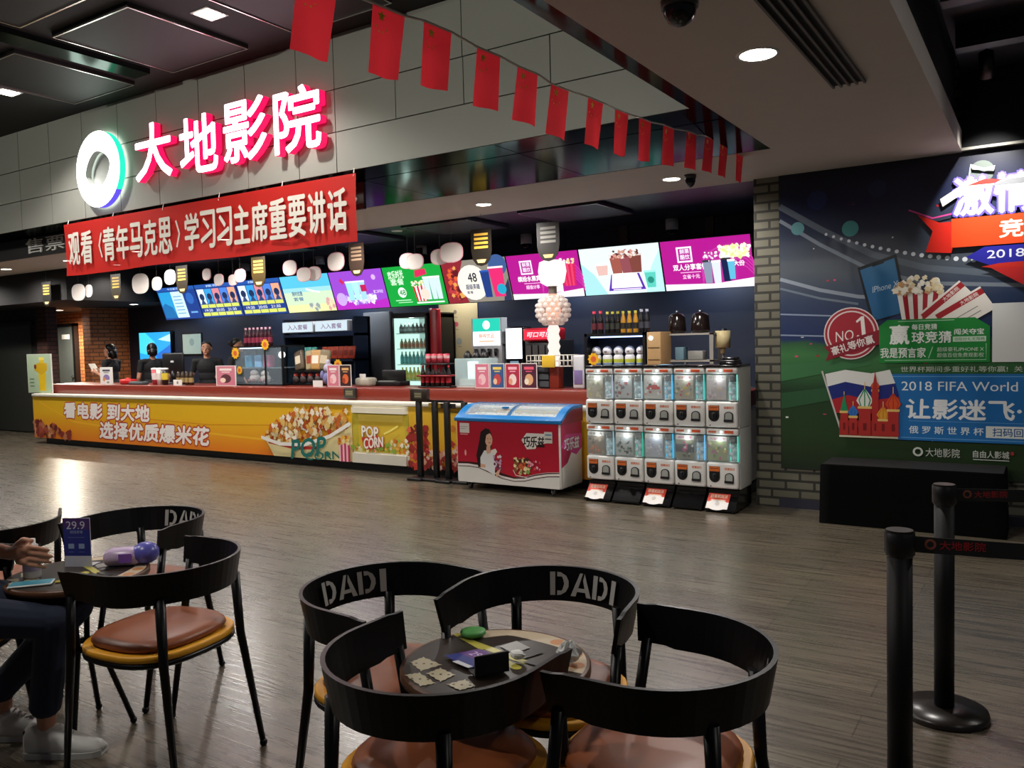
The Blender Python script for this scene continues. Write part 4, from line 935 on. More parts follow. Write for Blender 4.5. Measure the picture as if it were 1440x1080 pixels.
packs = [('#4fb0a8', '#2a7f80', 'turquoise'), ('#c04a34', '#8a2a20', 'red')]
for k, (c, c2, nm) in enumerate(packs):
    pr_ = MB().rbox(-.055, .055, -.02, .02, 0, .19, .015, mat(c, .3)).box(-.04, .04, -.0215, -.02, .05, .13, mat(c2, .4)).build('snack_pack')
    for i in range(6):
        o = pr_ if i == 0 else pr_.copy()
        if i: C.objects.link(o)
        o.location = (-10.12 + k * .80 + i * .115, 9.14, BZ + .412); o.rotation_euler = (-.15, 0, random.uniform(-.1, .1)); tag(o, '%s snack pack standing on the navy wall shelf under the lit headers' % nm, 'snack', nm + ' snack packs on the shelf')
# blue television and panel in the ticket room end
t = thing('wall_television', 'wall television showing a bright blue picture, far left behind the counter', 'television', (-14.45, 9.72, 1.32)); MB().rbox(-.52, .52, 0, .06, -.02, .56, .01, black_gloss).build('casing', t)
p = Print((-.49, -.002, .0), e=1.3); p.rect(0, 0, .98, .54, '#1c9ae8'); p.poly([(0, .15), (.3, .1), (.5, .35), (.2, .54), (0, .54)], '#40c8f8'); p.poly([(.5, .1), (.98, .3), (.98, .0), (.6, 0)], '#1464c0'); p.poly([(.6, .4), (.98, .5), (.98, .35)], '#b0ecff'); p.build('screen', t)
t = thing('wall_notice_frame', 'pale framed notice on the dark wall beside the television', 'notice', (-13.4, 9.78, 1.43)); MB().box(-.29, .29, 0, .02, -.02, .39, black).build('frame', t); p = Print((-.27, -.002, 0)); p.rect(0, 0, .54, .37, '#9fb8b8'); p.disc(.27, .22, .07, '#7f9aa0'); p.build('notice_sheet', t)

# ================================================================ THINGS ON THE COUNTER
TZ = .985
def slab_card(name, x0, x1, y, z0, z1, draw, label, cat, thick=.006, tilt=0.0):
    t = thing(name, label, cat, ((x0 + x1) / 2, y, z0)); w = (x1 - x0); h = z1 - z0
    m = MB().box(-w / 2, w / 2, 0, thick, 0, h, mat('#d8d4cc', .5)); m.box(-w / 2, w / 2, 0, .06, 0, .004, mat('#c8c4bc', .4)); m.build('stand', t)
    p = Print((-w / 2, -.001, 0)); draw(p, w, h); p.build('printed_sheet', t); return t


def dr(bg, c1, c2, c3):
    def f(p, w, h):
        p.rect(0, 0, w, h, '#e8e2dc'); p.rect(w * .04, h * .03, w * .96, h * .97, bg); p.disc(w * .5, h * .36, w * .26, c1, ry=h * .22); p.rect(w * .2, h * .75, w * .8, h * .86, c2); p.rect(w * .3, h * .66, w * .7, h * .70, c2); p.disc(w * .35, h * .28, w * .14, c3, ry=h * .12)
    return f


slab_card('menu_card', -5.47, -5.275, 7.70, TZ, 1.265, dr('#d87a90', '#f0c8cc', '#f4e4e4', '#e8a0b0'), 'pink menu card, leftmost of the four in the row right of the acrylic tank', 'menu card')
slab_card('menu_card', -5.26, -5.07, 7.70, TZ, 1.265, dr('#38588a', '#c04848', '#e8d060', '#e8c8a0'), 'blue menu card with red cup, second in the row of four', 'menu card')
slab_card('menu_card', -5.055, -4.865, 7.70, TZ, 1.265, dr('#b02a44', '#e8d8d0', '#f0b8c0', '#d8a080'), 'crimson menu card with pale drink, third in the row of four', 'menu card')
slab_card('menu_card', -4.85, -4.645, 7.70, TZ, 1.265, dr('#4a1a30', '#d8a878', '#e05870', '#e8e0c8'), 'dark plum menu card, rightmost in the row of four', 'menu card')
slab_card('menu_card', -7.81, -7.60, 7.70, TZ, 1.265, dr('#d07a8c', '#f0d0d0', '#f4e8e4', '#e8a8a8'), 'pink menu card beside the snack bags, next to a brown one', 'menu card')
slab_card('menu_card', -7.59, -7.39, 7.70, TZ, 1.265, dr('#3a1c1c', '#d86a34', '#e0b070', '#a03a24'), 'brown menu card with an orange dish next to the pink one', 'menu card')
slab_card('menu_card', -9.93, -9.50, 7.62, TZ, 1.27, dr('#c87888', '#5a3038', '#e8d8d4', '#f0d8c0'), 'wide pink menu card left of the glass display case', 'menu card')
slab_card('menu_card', -12.95, -12.60, 7.70, TZ, 1.26, dr('#e0e0dc', '#8a7ab0', '#50505a', '#c88a50'), 'white menu card in front of the staff member reading papers', 'menu card')
slab_card('price_tag', -7.97, -7.80, 7.60, TZ, 1.07, lambda p, w, h: p.rect(0, 0, w, h, '#e8e4de'), 'small blank white price card beside the snack bags', 'card')
slab_card('price_tag', -10.86, -10.66, 7.58, TZ, 1.07, lambda p, w, h: (p.rect(0, 0, w, h, '#e8e4de'), p.disc(w / 2, h * .5, .022, '#808078')), 'small white code card in front of the coffee jars', 'card')
slab_card('price_tag', -12.62, -12.45, 7.58, TZ, 1.06, lambda p, w, h: (p.rect(0, 0, w, h, '#e8e4de'), p.rect(w * .3, h * .3, w * .7, h * .7, '#909088')), 'small white code card left of the red box', 'card')
# poster with yellow bottle at the counter end
t = thing('drink_poster', 'pale green poster with a yellow bottle at the left counter end', 'poster', (-14.35, 7.46, .84)); MB().box(-.38, .38, 0, .02, 0, .66, white).build('board', t)
p = Print((-.37, -.001, .005)); p.rect(0, 0, .74, .65, '#a8bc9c'); p.poly([(.36, .03), (.56, .03), (.58, .3), (.52, .42), (.52, .55), (.40, .55), (.40, .42), (.34, .3)], '#d8b418'); p.poly([(.22, .38), (.30, .50), (.62, .50), (.62, .38), (.44, .30)], '#c8a010'); p.disc(.25, .44, .04, '#6a2a10'); p.rect(.38, .55, .54, .60, '#e8d060'); p.rect(.06, .1, .2, .12, '#607858'); p.rect(.06, .16, .2, .18, '#607858'); p.rect(.06, .22, .2, .24, '#607858'); p.build('printed_sheet', t)
# red box, monitor, cups, jars
t = thing('tissue_box', 'small red tissue box on the left part of the counter', 'box', (-12.18, 7.70, TZ)); MB().rbox(-.15, .15, -.07, .07, 0, .085, .03, mat('#b81818', .4)).build('body', t); MB().cyl((0, 0, .08), (0, 0, .105), .05, .03, mat('#c82a22'), 10).build('tuft', t)
t = thing('till_monitor', 'black till monitor seen from behind in front of the middle staff', 'monitor', (-11.30, 7.98, TZ)); MB().rbox(-.42, .10, 0, .04, .16, .48, .02, black, M=Matrix.Translation((.02, 0, 0))).build('screen_back', t); MB().cyl((-.15, .02, .02), (-.15, .02, .2), .03, .03, black).rbox(-.3, .0, -.1, .12, 0, .02, .008, black).build('stand', t); MB().rbox(-.18, -.10, -.003, .0, .33, .36, .001, mat('#c8c8c8')).build('badge', t)
t = thing('keypad', 'grey card payment keypad beside the red tissue box', 'keypad', (-11.85, 7.66, TZ)); MB().rbox(-.18, .18, -.06, .06, 0, .05, .015, mat('#4a4f52', .5)).build('body', t); MB().rbox(-.12, .12, -.05, .03, .048, .055, .003, mat('#2a2d30')).build('buttons', t)
CUPS = [(-11.45, '#c03a48'), (-11.33, '#d8d0c8'), (-11.20, '#2a2420')]
for i, (x, c) in enumerate(CUPS):
    t = thing('sample_cup', ('red and white sample cup, leftmost of three before the monitor', 'pale sample cup, middle of three before the monitor', 'black and yellow sample can, rightmost of three before the monitor')[i], 'cup', (x, 7.68, TZ), 0, 'sample cups before the monitor')
    MB().lathe([(.001, 0), (.04, 0), (.052, .24), (.05, .24)], mat(c, .4), n=16).lathe([(.0455, .08), (.05, .18)], mat('#e0c840' if i == 2 else '#e8dcd8', .4), n=16).build('body', t); MB().lathe([(.055, .235), (.055, .255), (.001, .262)], white, n=16).build('lid', t)
jar = MB().lathe([(.001, 0), (.035, 0), (.035, .15), (.022, .18), (.022, .20), (.001, .20)], mat('#3a2a1c', .2), n=14).lathe([(.0355, .04), (.0355, .11)], mat('#a08858', .4), n=14).build('coffee_jar')
for i in range(4):
    o = jar if i == 0 else jar.copy()
    if i: C.objects.link(o)
    o.location = (-10.90 + i * .10, 7.70, TZ); tag(o, 'brown coffee jar standing in the row by the staff member facing the camera', 'jar', 'coffee jars on the counter')
# glass display case with bottles on top
t = thing('display_case', 'black framed glass display case with bottles on its roof', 'display case', (-9.17, 7.80, TZ))
fr = MB()
for x in (-.50, .14, .48):
    for y in (-.05, .33): fr.box(x - .012, x + .012, y - .012, y + .012, 0, .55, black)
fr.box(-.51, .49, -.062, .342, 0, .02, black).box(-.51, .49, -.062, .342, .53, .55, black).box(-.5, .48, .33, .34, .02, .53, mat('#1c3a4c', .4)); fr.build('frame', t)
MB().box(-.49, .47, -.04, .32, .24, .25, clear_mat('#c8e8f8', .7)).build('shelf', t)
MB().box(-.488, .468, -.056, -.052, .02, .53, clear_mat('#d8f0ff', .92)).build('front_glass', t)
MB().box(-.45, .1, .0, .02, .515, .528, mat('#cfeaff', emit=3)).build('light_strip', t)
MB().sph((.30, .10, .42), .05, mat('#f4fbff', emit=1.2, sampled=False)).build('spot_bulb', t)
pl = mat('#d8d4d0', .9)
for i, (x, z, s, lab) in enumerate(((-.30, .02, .085, 'left white plush toy on the floor of the display case'), (-.08, .02, .08, 'right white plush toy on the floor of the display case'))):
    m = MB().sph((0, 0, s * .8), (s * 1.1, s * .9, s * .8), pl).sph((0, -.01, s * 1.7), (s * .8, s * .7, s * .6), pl).sph((s * .5, -s * .8, s * .5), s * .3, mat('#8a5a60', .9)).sph((-s * .5, -s * .8, s * .5), s * .3, mat('#8a5a60', .9))
    tag(m.build('plush_toy', None, (-9.17 + x, 7.93, TZ + z)), lab, 'toy')
for i, (x, c, lab) in enumerate(((-.38, '#4a9ac0', 'blue box on the glass shelf of the display case, left'), (-.18, '#7ab0d8', 'pale blue box on the glass shelf of the display case, middle'), (.0, '#c85a8a', 'pink box on the glass shelf of the display case, right'))):
    tag(MB().rbox(-.07, .07, -.05, .05, 0, .17, .01, mat(c, .4)).build('gift_box', None, (-9.17 + x, 7.93, TZ + .251)), lab, 'box')
pr_ = bottle(.26, .034, '#3a1420', '#d8a0b0', '#8a2a44', .42).build('juice_bottle')
put_row(pr_, [(-9.60 + i * .085, 7.90, TZ + .551) for i in range(7)], 'dark red juice bottle with pink cap on the display case roof', 'juice bottles on the display case')
def starburst(x, y, z, r, label):
    t = [(r * (1 if i % 2 == 0 else .78) * cos(pi * i / 10), r * (1 if i % 2 == 0 else .78) * sin(pi * i / 10)) for i in range(20)]
    tag(MB().prism(t, -.003, .003, mat('#e0a818', .5), RX).prism([(a * .5, b * .5) for a, b in t], .003, .004, mat('#c85a30', .5), RX).build('price_burst', None, (x, y, z)), label, 'price sticker')
starburst(-9.63, 7.73, 1.44, .085, 'round yellow price burst at the left edge of the display case'); starburst(-9.00, 7.725, 1.55, .08, 'round yellow price burst on the display case roof edge'); starburst(-9.55, 7.725, 1.20, .06, 'lowest small yellow price burst on the display case')
# snack bags and toys heap right of the display case
bagc = [('#6a5a48', -8.60), ('#c8b890', -8.42), ('#d0a060', -8.30), ('#8a7a5a', -8.20), ('#a84838', -8.08)]
for i, (c, x) in enumerate(bagc):
    m = MB().rbox(-.085, .085, -.035, .035, 0, .28, .03, mat(c, .35, noise=.2)).box(-.05, .05, -.037, -.034, .09, .2, mat(('#e8dcc0', '#b04a34', '#f0e8d8', '#d0c0a0', '#e8c878')[i], .5))
    o = m.build('snack_bag', None, (x, 7.98 + .03 * (i % 2), 1.185 if i < 4 else TZ)); o.rotation_euler = (-.15, .12 * (i - 2), .1 * i)
    tag(o, ('brown snack bag leaning at the left of the heap', 'cream snack bag with red print in the heap', 'tan snack bag in the middle of the heap', 'olive snack bag behind the pale toy', 'red snack bag at the counter level')[i] + ' by the display case', 'snack bag')
t = thing('snack_rack', 'black stepped wire rack holding the leaning snack bags', 'rack', (-8.42, 7.98, TZ)); m = MB()
for x in (-.28, .3):
    for y in (-.08, .1): m.cyl((x, y, 0), (x, y, .2), .006, .006, black, 6)
m.box(-.3, .32, -.1, .12, .18, .198, black); m.box(-.3, .32, -.1, .12, .01, .02, black); m.build('frame', t)
pr_ = MB().sph((0, 0, .06), (.055, .05, .06), mat('#3a3030', .6, noise=.3)).sph((0, 0, .12), (.04, .04, .035), mat('#c05a50', .6)).build('candy_jar')
for i in range(4):
    o = pr_ if i == 0 else pr_.copy()
    if i: C.objects.link(o)
    o.location = (-8.64 + i * .14, 7.94, TZ + .02); tag(o, 'dark round candy jar with red top on the lower step of the wire rack', 'jar', 'candy jars in the wire rack')
m = MB().sph((0, 0, .10), (.10, .08, .10), mat('#7a7aa8', .8)).sph((0, -.01, .23), (.075, .07, .07), mat('#b8b0c8', .8)).sph((-.1, -.03, .14), (.035, .03, .06), mat('#7a7aa8', .8)).sph((.1, -.03, .14), (.035, .03, .06), mat('#7a7aa8', .8)).sph((0, -.02, .31), (.03, .03, .04), mat('#c8c0d0', .8))
tag(m.build('plush_toy', None, (-7.95, 7.88, TZ)), 'grey-violet soft toy standing beside the pink menu card', 'toy')
starburst(-7.62, 7.705, 1.265, .075, 'round yellow price burst above the brown menu card')
# printer, scanner tray
t = thing('receipt_printer', 'beige receipt printer on the counter near the fridge', 'printer', (-7.28, 7.85, TZ)); MB().rbox(-.12, .12, -.09, .09, 0, .11, .03, mat('#a8a494', .5)).build('body', t); MB().box(-.05, .05, -.06, -.055, .10, .16, white).build('paper', t)
t = thing('till', 'dark till with a small tray between the printer and the fridge', 'till', (-6.98, 8.0, TZ)); MB().rbox(-.22, .22, -.1, .1, 0, .06, .01, black).rbox(-.16, .2, .0, .05, .05, .2, .01, black).build('body', t); MB().box(-.15, .1, -.09, -.02, .06, .066, mat('#8a8a84')).build('paper', t)
# cola bottles in a black holder
t = thing('bottle_holder', 'two-tier black round-slot holder for cola bottles', 'holder', (-6.06, 7.78, TZ)); m = MB()
m.rbox(-.24, .24, -.10, .10, 0, .015, .005, black).rbox(-.25, .25, -.11, .11, .13, .15, .008, mat('#8a1420', .4)).rbox(-.20, .20, -.09, .09, .27, .285, .006, black)
for x in (-.22, .22): m.cyl((x, .08, 0), (x, .08, .28), .008, .008, black, 6)
m.build('frame', t)
pr_ = bottle(.25, .032, '#1a0c0a', '#b81828', '#a81828').build('cola_bottle')
put_row(pr_, [(-6.25 + i * .076, 7.73, TZ + .0151) for i in range(6)], 'dark cola bottle in the lower tier of the black holder', 'cola bottles in the holder')
pr_ = MB().lathe([(.001, 0), (.03, 0), (.038, .11), (.001, .115)], mat('#c84050', .4), n=12).lathe([(.035, .06), (.0375, .09)], mat('#e8c0c0', .4), n=12).build('paper_cup')
for i in range(4):
    o = pr_ if i == 0 else pr_.copy()
    if i: C.objects.link(o)
    o.location = (-6.20 + i * .09, 7.78, TZ + .286); tag(o, 'small red paper cup on top of the black bottle holder', 'cup', 'red cups on the bottle holder')
# acrylic tank
t = thing('acrylic_drink_tank', 'clear acrylic drink tank with black lids lit from inside', 'drink tank', (-5.56, 7.86, TZ)); MB().rbox(-.22, .22, -.13, .13, .02, .34, .01, clear_mat('#d8f0f0', .6)).build('tank', t); MB().rbox(-.21, .21, -.12, .12, 0, .02, .005, white).box(-.18, .18, -.1, .1, .02, .10, mat('#d8ecec', .3)).build('base', t)
for x in (-.12, .0, .12): MB().lathe([(.05, .34), (.05, .37), (.02, .42), (.001, .43)], black, (x, 0, 0), 14).build('lid', t)
MB().box(-.2, -.05, .10, .11, .05, .3, mat('#e8ffff', emit=1.2)).build('light_panel', t)
# black box, post, lamp column, basket
t = thing('drawer_box', 'small black stack of drawers right of the menu cards', 'box', (-4.595, 7.82, TZ)); MB().box(-.07, .07, -.06, .12, 0, .245, black).build('body', t)
for i in range(3): MB().box(-.062, .062, -.068, -.06, .02 + i * .08, .08 + i * .08, mat('#4a4e52', .4)).build('drawer', t)
tag(MB().rbox(-.062, .062, -.06, .06, 0, .24, .01, mat('#7a2a1c', .35)).build('counter_post', None, (-4.475, 7.82, TZ)), 'red-brown post on the worktop under the crystal lamp column', 'post')
t = thing('wire_basket', 'white wire basket with a yellow tag on top of the red-brown post', 'basket', (-4.505, 7.82, TZ + .241)); m = MB(); wm = mat('#d8d4c8', .4)
for z in (.0, .06, .12): m.tube([(-.28, -.1, z), (.28, -.1, z), (.28, .1, z), (-.28, .1, z)], .005, wm, 6, True)
for i in range(12):
    x = -.28 + .56 * i / 11; m.cyl((x, -.1, 0), (x, -.1, .12), .004, .004, wm, 6).cyl((x, .1, 0), (x, .1, .12), .004, .004, wm, 6).cyl((x, -.1, 0), (x, .1, 0), .004, .004, wm, 6)
m.build('wire_frame', t); MB().rbox(-.08, .08, -.115, -.106, -.01, .12, .003, mat('#d8b030', .5)).build('yellow_tag', t)
t = thing('crystal_lamp_column', 'tall glowing column lamp with crystal globe and white shade', 'lamp', (-4.495, 7.82, TZ + .245))
m = MB(); glow = mat('#ffeee4', emit=.95); prof = []
for i in range(9): prof += [(.055 if i % 2 else .072, .03 + i * .045)]
m.lathe([(.06, 0)] + prof + [(.05, .44)], glow, n=18); m.build('stem', t)
m = MB()
for j in range(7):
    for i in range(12):
        a = 2 * pi * (i + .5 * (j % 2)) / 12; ph_ = -1.1 + 2.2 * j / 6; r = .17 * cos(ph_ * .9)
        m.sph((r * cos(a), r * sin(a), .60 + .15 * sin(ph_)), (.036, .036, .030), clear_mat('#f4ece6', .5), 8)
m.build('crystal_globe', t); MB().lathe([(.001, .44), (.06, .45), (.085, .60), (.06, .76), (.04, .78)], mat('#ffb090', emit=1.0), n=16).build('bulb', t)
MB().lathe([(.045, .78), (.045, .86), (.06, .86), (.06, .95), (.001, .95)], mat('#6a645c', .4), n=14).build('collar', t)
MB().lathe([(.06, .86), (.13, .90), (.155, 1.02), (.14, 1.12), (.09, 1.14), (.001, 1.14)], mat('#fff4f0', emit=1.0), n=20).build('shade', t)
# white machine, racks at the right end
tag(MB().rbox(-.07, .07, -.08, .1, 0, .36, .02, mat('#c8c8cc', .4)).rbox(-.05, .05, -.085, -.078, .05, .2, .003, mat('#7a6a9a', .5)).build('ice_machine', None, (-4.16, 7.82, TZ)), 'small white machine standing between the wire basket and the plush rack', 'machine')
starburst(-3.97, 7.73, 1.30, .07, 'yellow and red price burst left of the plush rack')
t = thing('gift_rack', 'black open rack with five white plush gift cups and blue lights', 'rack', (-3.72, 7.86, TZ)); m = MB()
m.box(-.36, -.33, -.12, .16, 0, .58, black).box(.30, .33, -.12, .16, 0, .58, black).box(-.36, .33, -.12, .16, .55, .58, black).box(-.36, .33, -.12, .16, .19, .205, black).box(-.36, .33, .15, .16, 0, .58, mat('#20242c', .6)); m.build('frame', t)
MB().box(-.3, .28, -.09, -.07, .535, .548, mat('#9ab8ff', emit=4)).build('light_strip', t)
m = MB().lathe([(.001, 0), (.048, 0), (.052, .13), (.04, .15)], mat('#d8d8d8', .5), n=14).lathe([(.0495, .02), (.0505, .06)], mat('#3a6ab0', .5), n=14).lathe([(.051, .07), (.0525, .105)], mat('#b8c040', .5), n=14).sph((0, 0, .19), (.052, .048, .05), mat('#dcdada', .8)).sph((0, -.03, .185), (.02, .024, .014), mat('#8a8488', .8))
pr_ = m.build('plush_cup')
for i in range(5):
    o = pr_ if i == 0 else pr_.copy()
    if i: C.objects.link(o)
    o.location = (-4.0 + i * .128, 7.86, TZ + .206); tag(o, 'white gift cup with banded body and plush head in the black rack', 'gift cup', 'plush gift cups in the black rack')
pr_ = bottle(.235, .03, '#141014', '#d02a4a', '#5a1a24', .5).build('soda_bottle'); put_row(pr_, [(-4.02 + i * .075, 7.86, TZ + .581) for i in range(2)], 'dark bottle with red cap at the left of the rack roof', 'red-capped bottles on the rack roof')
pr_ = bottle(.225, .027, '#141414', '#b8b030', '#2a2a24', .5).build('soda_bottle'); put_row(pr_, [(-3.87 + i * .06, 7.87, TZ + .581) for i in range(3)], 'dark bottle with yellow cap on the rack roof beside the red caps', 'yellow-capped dark bottles on the rack roof')
pr_ = bottle(.225, .027, '#c89030', '#c8c040', '#2a2418', .5).build('soda_bottle'); put_row(pr_, [(-3.69 + i * .07, 7.87, TZ + .581) for i in range(3)], 'amber bottle with dark label in the middle of the rack roof', 'amber bottles on the rack roof')
pr_ = bottle(.235, .028, '#18181c', '#a8a8b8', '#3a3a44', .5).build('soda_bottle'); put_row(pr_, [(-3.48 + i * .062, 7.86, TZ + .581) for i in range(2)], 'dark bottle with silver cap at the right of the rack roof', 'silver-capped bottles on the rack roof')
tag(MB().rbox(-.075, .075, -.12, .16, 0, .58, .008, mat('#a8865a', .5, noise=.2)).box(-.06, .06, -.125, -.119, .3, .308, mat('#6a5030')).box(-.06, .06, -.125, -.119, .42, .428, mat('#6a5030')).build('wooden_box', None, (-3.30, 7.86, TZ)), 'narrow upright wooden box between the plush rack and the grey shelf', 'box')
tag(MB().sph((0, 0, 0), .022, mat('#ffffff', emit=5, sampled=False)).build('small_lamp', None, (-3.33, 7.74, TZ + .52)), 'tiny bright lamp on the wooden box front', 'lamp')
t = thing('steel_shelf', 'grey steel shelf with boxes behind the capsule machines', 'shelf', (-3.06, 8.10, TZ)); m = MB()
for x in (-.28, .27):
    m.box(x - .02, x + .02, -.12, -.10, 0, .56, mat('#8a8680', .4)).box(x - .02, x + .02, .13, .15, 0, .56, mat('#8a8680', .4))
for z in (.01, .27, .54): m.box(-.30, .29, -.12, .15, z, z + .018, mat('#9a968e', .4))
m.box(-.02, .0, -.11, -.1, .02, .28, mat('#8a8680', .4)); m.build('frame', t)
for i, (x, z, w, h, c, lab) in enumerate(((-.09, .289, .09, .13, '#6a8a98', 'blue-grey box on the middle board of the grey steel shelf, left'), (.08, .289, .16, .09, '#8a8a86', 'grey box on the middle board of the grey steel shelf, right'), (.13, .029, .15, .12, '#b84a24', 'orange-red box on the lowest board of the grey steel shelf'))):
    tag(MB().rbox(-w / 2, w / 2, -.06, .06, 0, h, .006, mat(c, .5)).build('storage_box', None, (-3.06 + x, 8.10, TZ + z)), lab, 'box')
for i, (x, lab) in enumerate(((-3.20, 'dark round urn on the grey shelf, left one with a glint'), (-2.95, 'dark round urn on the grey shelf, right one'))):
    t = thing('drink_urn', lab, 'urn', (x, 8.12, TZ + .559)); MB().lathe([(.001, 0), (.09, 0), (.095, .03), (.085, .17), (.06, .2), (.001, .21)], mat('#1c1412', .15), n=20).build('body', t); MB().sph((0, 0, .22), .018, steel).build('knob', t)
t = thing('paper_roll', 'cream paper roll in a wall holder right of the grey shelf', 'paper roll', (-2.73, 8.15, 1.39)); MB().cyl((0, 0, 0), (0, 0, .17), .075, .075, mat('#c8b88a', .7), 20).build('roll', t); MB().cyl((0, 0, -.06), (0, 0, 0), .02, .03, mat('#c8b88a'), 10).build('core', t); MB().box(-.01, .01, .0, .1, .17, .19, steel).cyl((0, 0, -.40), (0, 0, -.06), .012, .012, steel, 8).rbox(-.06, .06, -.06, .06, -.405, -.39, .003, steel).build('bracket', t)
tag(MB().rbox(-.10, .10, -.08, .08, 0, .11, .005, mat('#a88a60', .7)).build('carton', None, (-2.72, 7.95, TZ)), 'small brown carton on the worktop behind the rightmost capsule machine', 'carton')
# sign holders on the front edge
for x, y, z, w, h, lab in ((-7.20, 7.46, .86, .19, .125, 'small dark sign box clipped to the counter edge under the brown menu card'),):
    t = thing('sign_clip', lab, 'sign', (x, y, z)); MB().rbox(-w / 2, w / 2, -.005, .035, 0, h, .005, mat('#2a2420', .4)).build('holder', t); p = Print((-w / 2 + .03, -.006, .03)); p.rect(0, 0, w - .06, h - .05, '#5a5440'); p.rect(.01, .02, w - .07, .03, '#8a8464'); p.rect(.01, .045, w - .07, .055, '#8a8464'); p.build('face', t)

# ================================================================ PEOPLE
def figure(prims, voxel, name, parent, smooth=3):
    m = MB()
    for pr in prims:
        if pr[0] == 'cap':
            _, p0, r0, p1, r1, mt = pr; p0, p1 = Vector(p0), Vector(p1); d = p1 - p0
            q = d.to_track_quat('Z', 'Y').to_matrix() if d.length > 1e-6 else Matrix.Identity(3)
            s = MB().sph((0, 0, 0), 1, mt, 14); vs = []
            for v in s.v:
                v = Vector(v); vs.append((q @ v) * (r1 if v.z > 1e-6 else r0) + (p1 if v.z > 1e-6 else p0))
            m.add(vs, s.f, mt)
        else:
            _, c, r, rot, mt = pr
            m.sph((0, 0, 0), r, mt, 16, Matrix.Translation(c) @ Matrix.Rotation(rot, 4, 'X'))
    me = bpy.data.meshes.new('body'); me.from_pydata(m.v, [], m.f)
    o = bpy.data.objects.new('body', me); C.objects.link(o)
    md = o.modifiers.new('r', 'REMESH'); md.mode = 'VOXEL'; md.voxel_size = voxel; md.use_smooth_shade = True
    ms = o.modifiers.new('s', 'SMOOTH'); ms.factor = .5; ms.iterations = smooth
    me2 = bpy.data.meshes.new_from_object(o.evaluated_get(bpy.context.evaluated_depsgraph_get()))
    bpy.data.objects.remove(o); bpy.data.meshes.remove(me)
    n = len(me2.polygons); ctr = np.empty(n * 3); me2.polygons.foreach_get('center', ctr); ctr = ctr.reshape(-1, 3)
    best = np.full(n, 1e9); idx = np.zeros(n, int); mats_ = []
    for pr in prims:
        mt = pr[-1]
        if mt not in mats_: mats_.append(mt)
        if pr[0] == 'cap':
            p0, p1 = np.array(pr[1]), np.array(pr[3]); d = p1 - p0; L2 = max(d @ d, 1e-9)
            tt = np.clip((ctr - p0) @ d / L2, 0, 1); dist = np.linalg.norm(ctr - p0 - tt[:, None] * d, axis=1) - (pr[2] + tt * (pr[4] - pr[2]))
        else:
            rr = np.array(pr[2] if isinstance(pr[2], (tuple, list)) else (pr[2],) * 3); k = np.linalg.norm((ctr - np.array(pr[1])) / rr, axis=1); dist = (k - 1) * rr.min()
        b = dist < best; best[b] = dist[b]; idx[b] = mats_.index(mt)
    for mt in mats_: me2.materials.append(mt)
    me2.polygons.foreach_set('material_index', idx.astype(np.int32)); me2.polygons.foreach_set('use_smooth', [True] * n); me2.update()
    o = bpy.data.objects.new(name, me2); C.objects.link(o); o.parent = parent
    return o


SKIN = mat('#b98468', .55, noise=.04); SKIN2 = mat('#c08a6c', .55, noise=.04); HAIR = mat('#0d0a09', .4, noise=.2); SHIRT = mat('#101114', .8); TROUSER = mat('#15161a', .8); SHOE = mat('#101010', .5)


def hand_prims(w, fd, up, side, skin, curl=.5, s=1.0):
    """palm with five bent fingers; w wrist, fd finger direction, up back of hand, side thumb side"""
    w, fd, up, sd = Vector(w), Vector(fd).normalized(), Vector(up).normalized(), Vector(side).normalized(); out = []
    pc = w + fd * .045 * s
    out.append(('cap', tuple(w), .026 * s, tuple(pc + sd * .012 * s), .026 * s, skin)); out.append(('cap', tuple(pc - sd * .022 * s), .017 * s, tuple(pc + fd * .03 * s - sd * .024 * s), .015 * s, skin)); out.append(('cap', tuple(pc + sd * .02 * s), .018 * s, tuple(pc + fd * .035 * s + sd * .022 * s), .015 * s, skin))
    for i, L_ in enumerate((.075, .085, .078, .060)):
        b = pc + fd * .04 * s + sd * (.033 - .022 * i) * s; d1 = (fd * (1 - curl * .5) - up * curl * .5).normalized(); d2 = (fd * (1 - curl) - up * curl).normalized(); d3 = (fd * (1 - 1.7 * curl) - up * curl * 1.1).normalized()
        k1 = b + d1 * L_ * .45 * s; k2 = k1 + d2 * L_ * .33 * s; k3 = k2 + d3 * L_ * .22 * s
        out += [('cap', tuple(b), .0092 * s, tuple(k1), .0085 * s, skin), ('cap', tuple(k1), .0085 * s, tuple(k2), .0078 * s, skin), ('cap', tuple(k2), .0078 * s, tuple(k3), .0066 * s, skin)]
    b = w + fd * .025 * s + sd * .024 * s; k1 = b + (fd * .6 + sd * .7 - up * .2).normalized() * .042 * s; k2 = k1 + (fd * .9 - up * .3).normalized() * .032 * s
    out += [('cap', tuple(b), .013 * s, tuple(k1), .0105 * s, skin), ('cap', tuple(k1), .0105 * s, tuple(k2), .009 * s, skin)]
    return out


def head_prims(c, skin, fwd=1):
    x, y, z = c
    return [('ell', (x, y - .005, z + .02), (.074, .092, .098), 0, skin), ('ell', (x, y + .022, z - .045), (.056, .068, .062), 0, skin), ('cap', (x, y + .088, z + .01), .010, (x, y + .104, z - .018), .014, skin),
            ('ell', (x - .077, y - .005, z - .005), (.012, .02, .03), 0, skin), ('ell', (x + .077, y - .005, z - .005), (.012, .02, .03), 0, skin), ('ell', (x, y + .083, z - .053), (.024, .012, .010), 0, skin), ('ell', (x, y + .075, z - .085), (.022, .02, .018), 0, skin)]


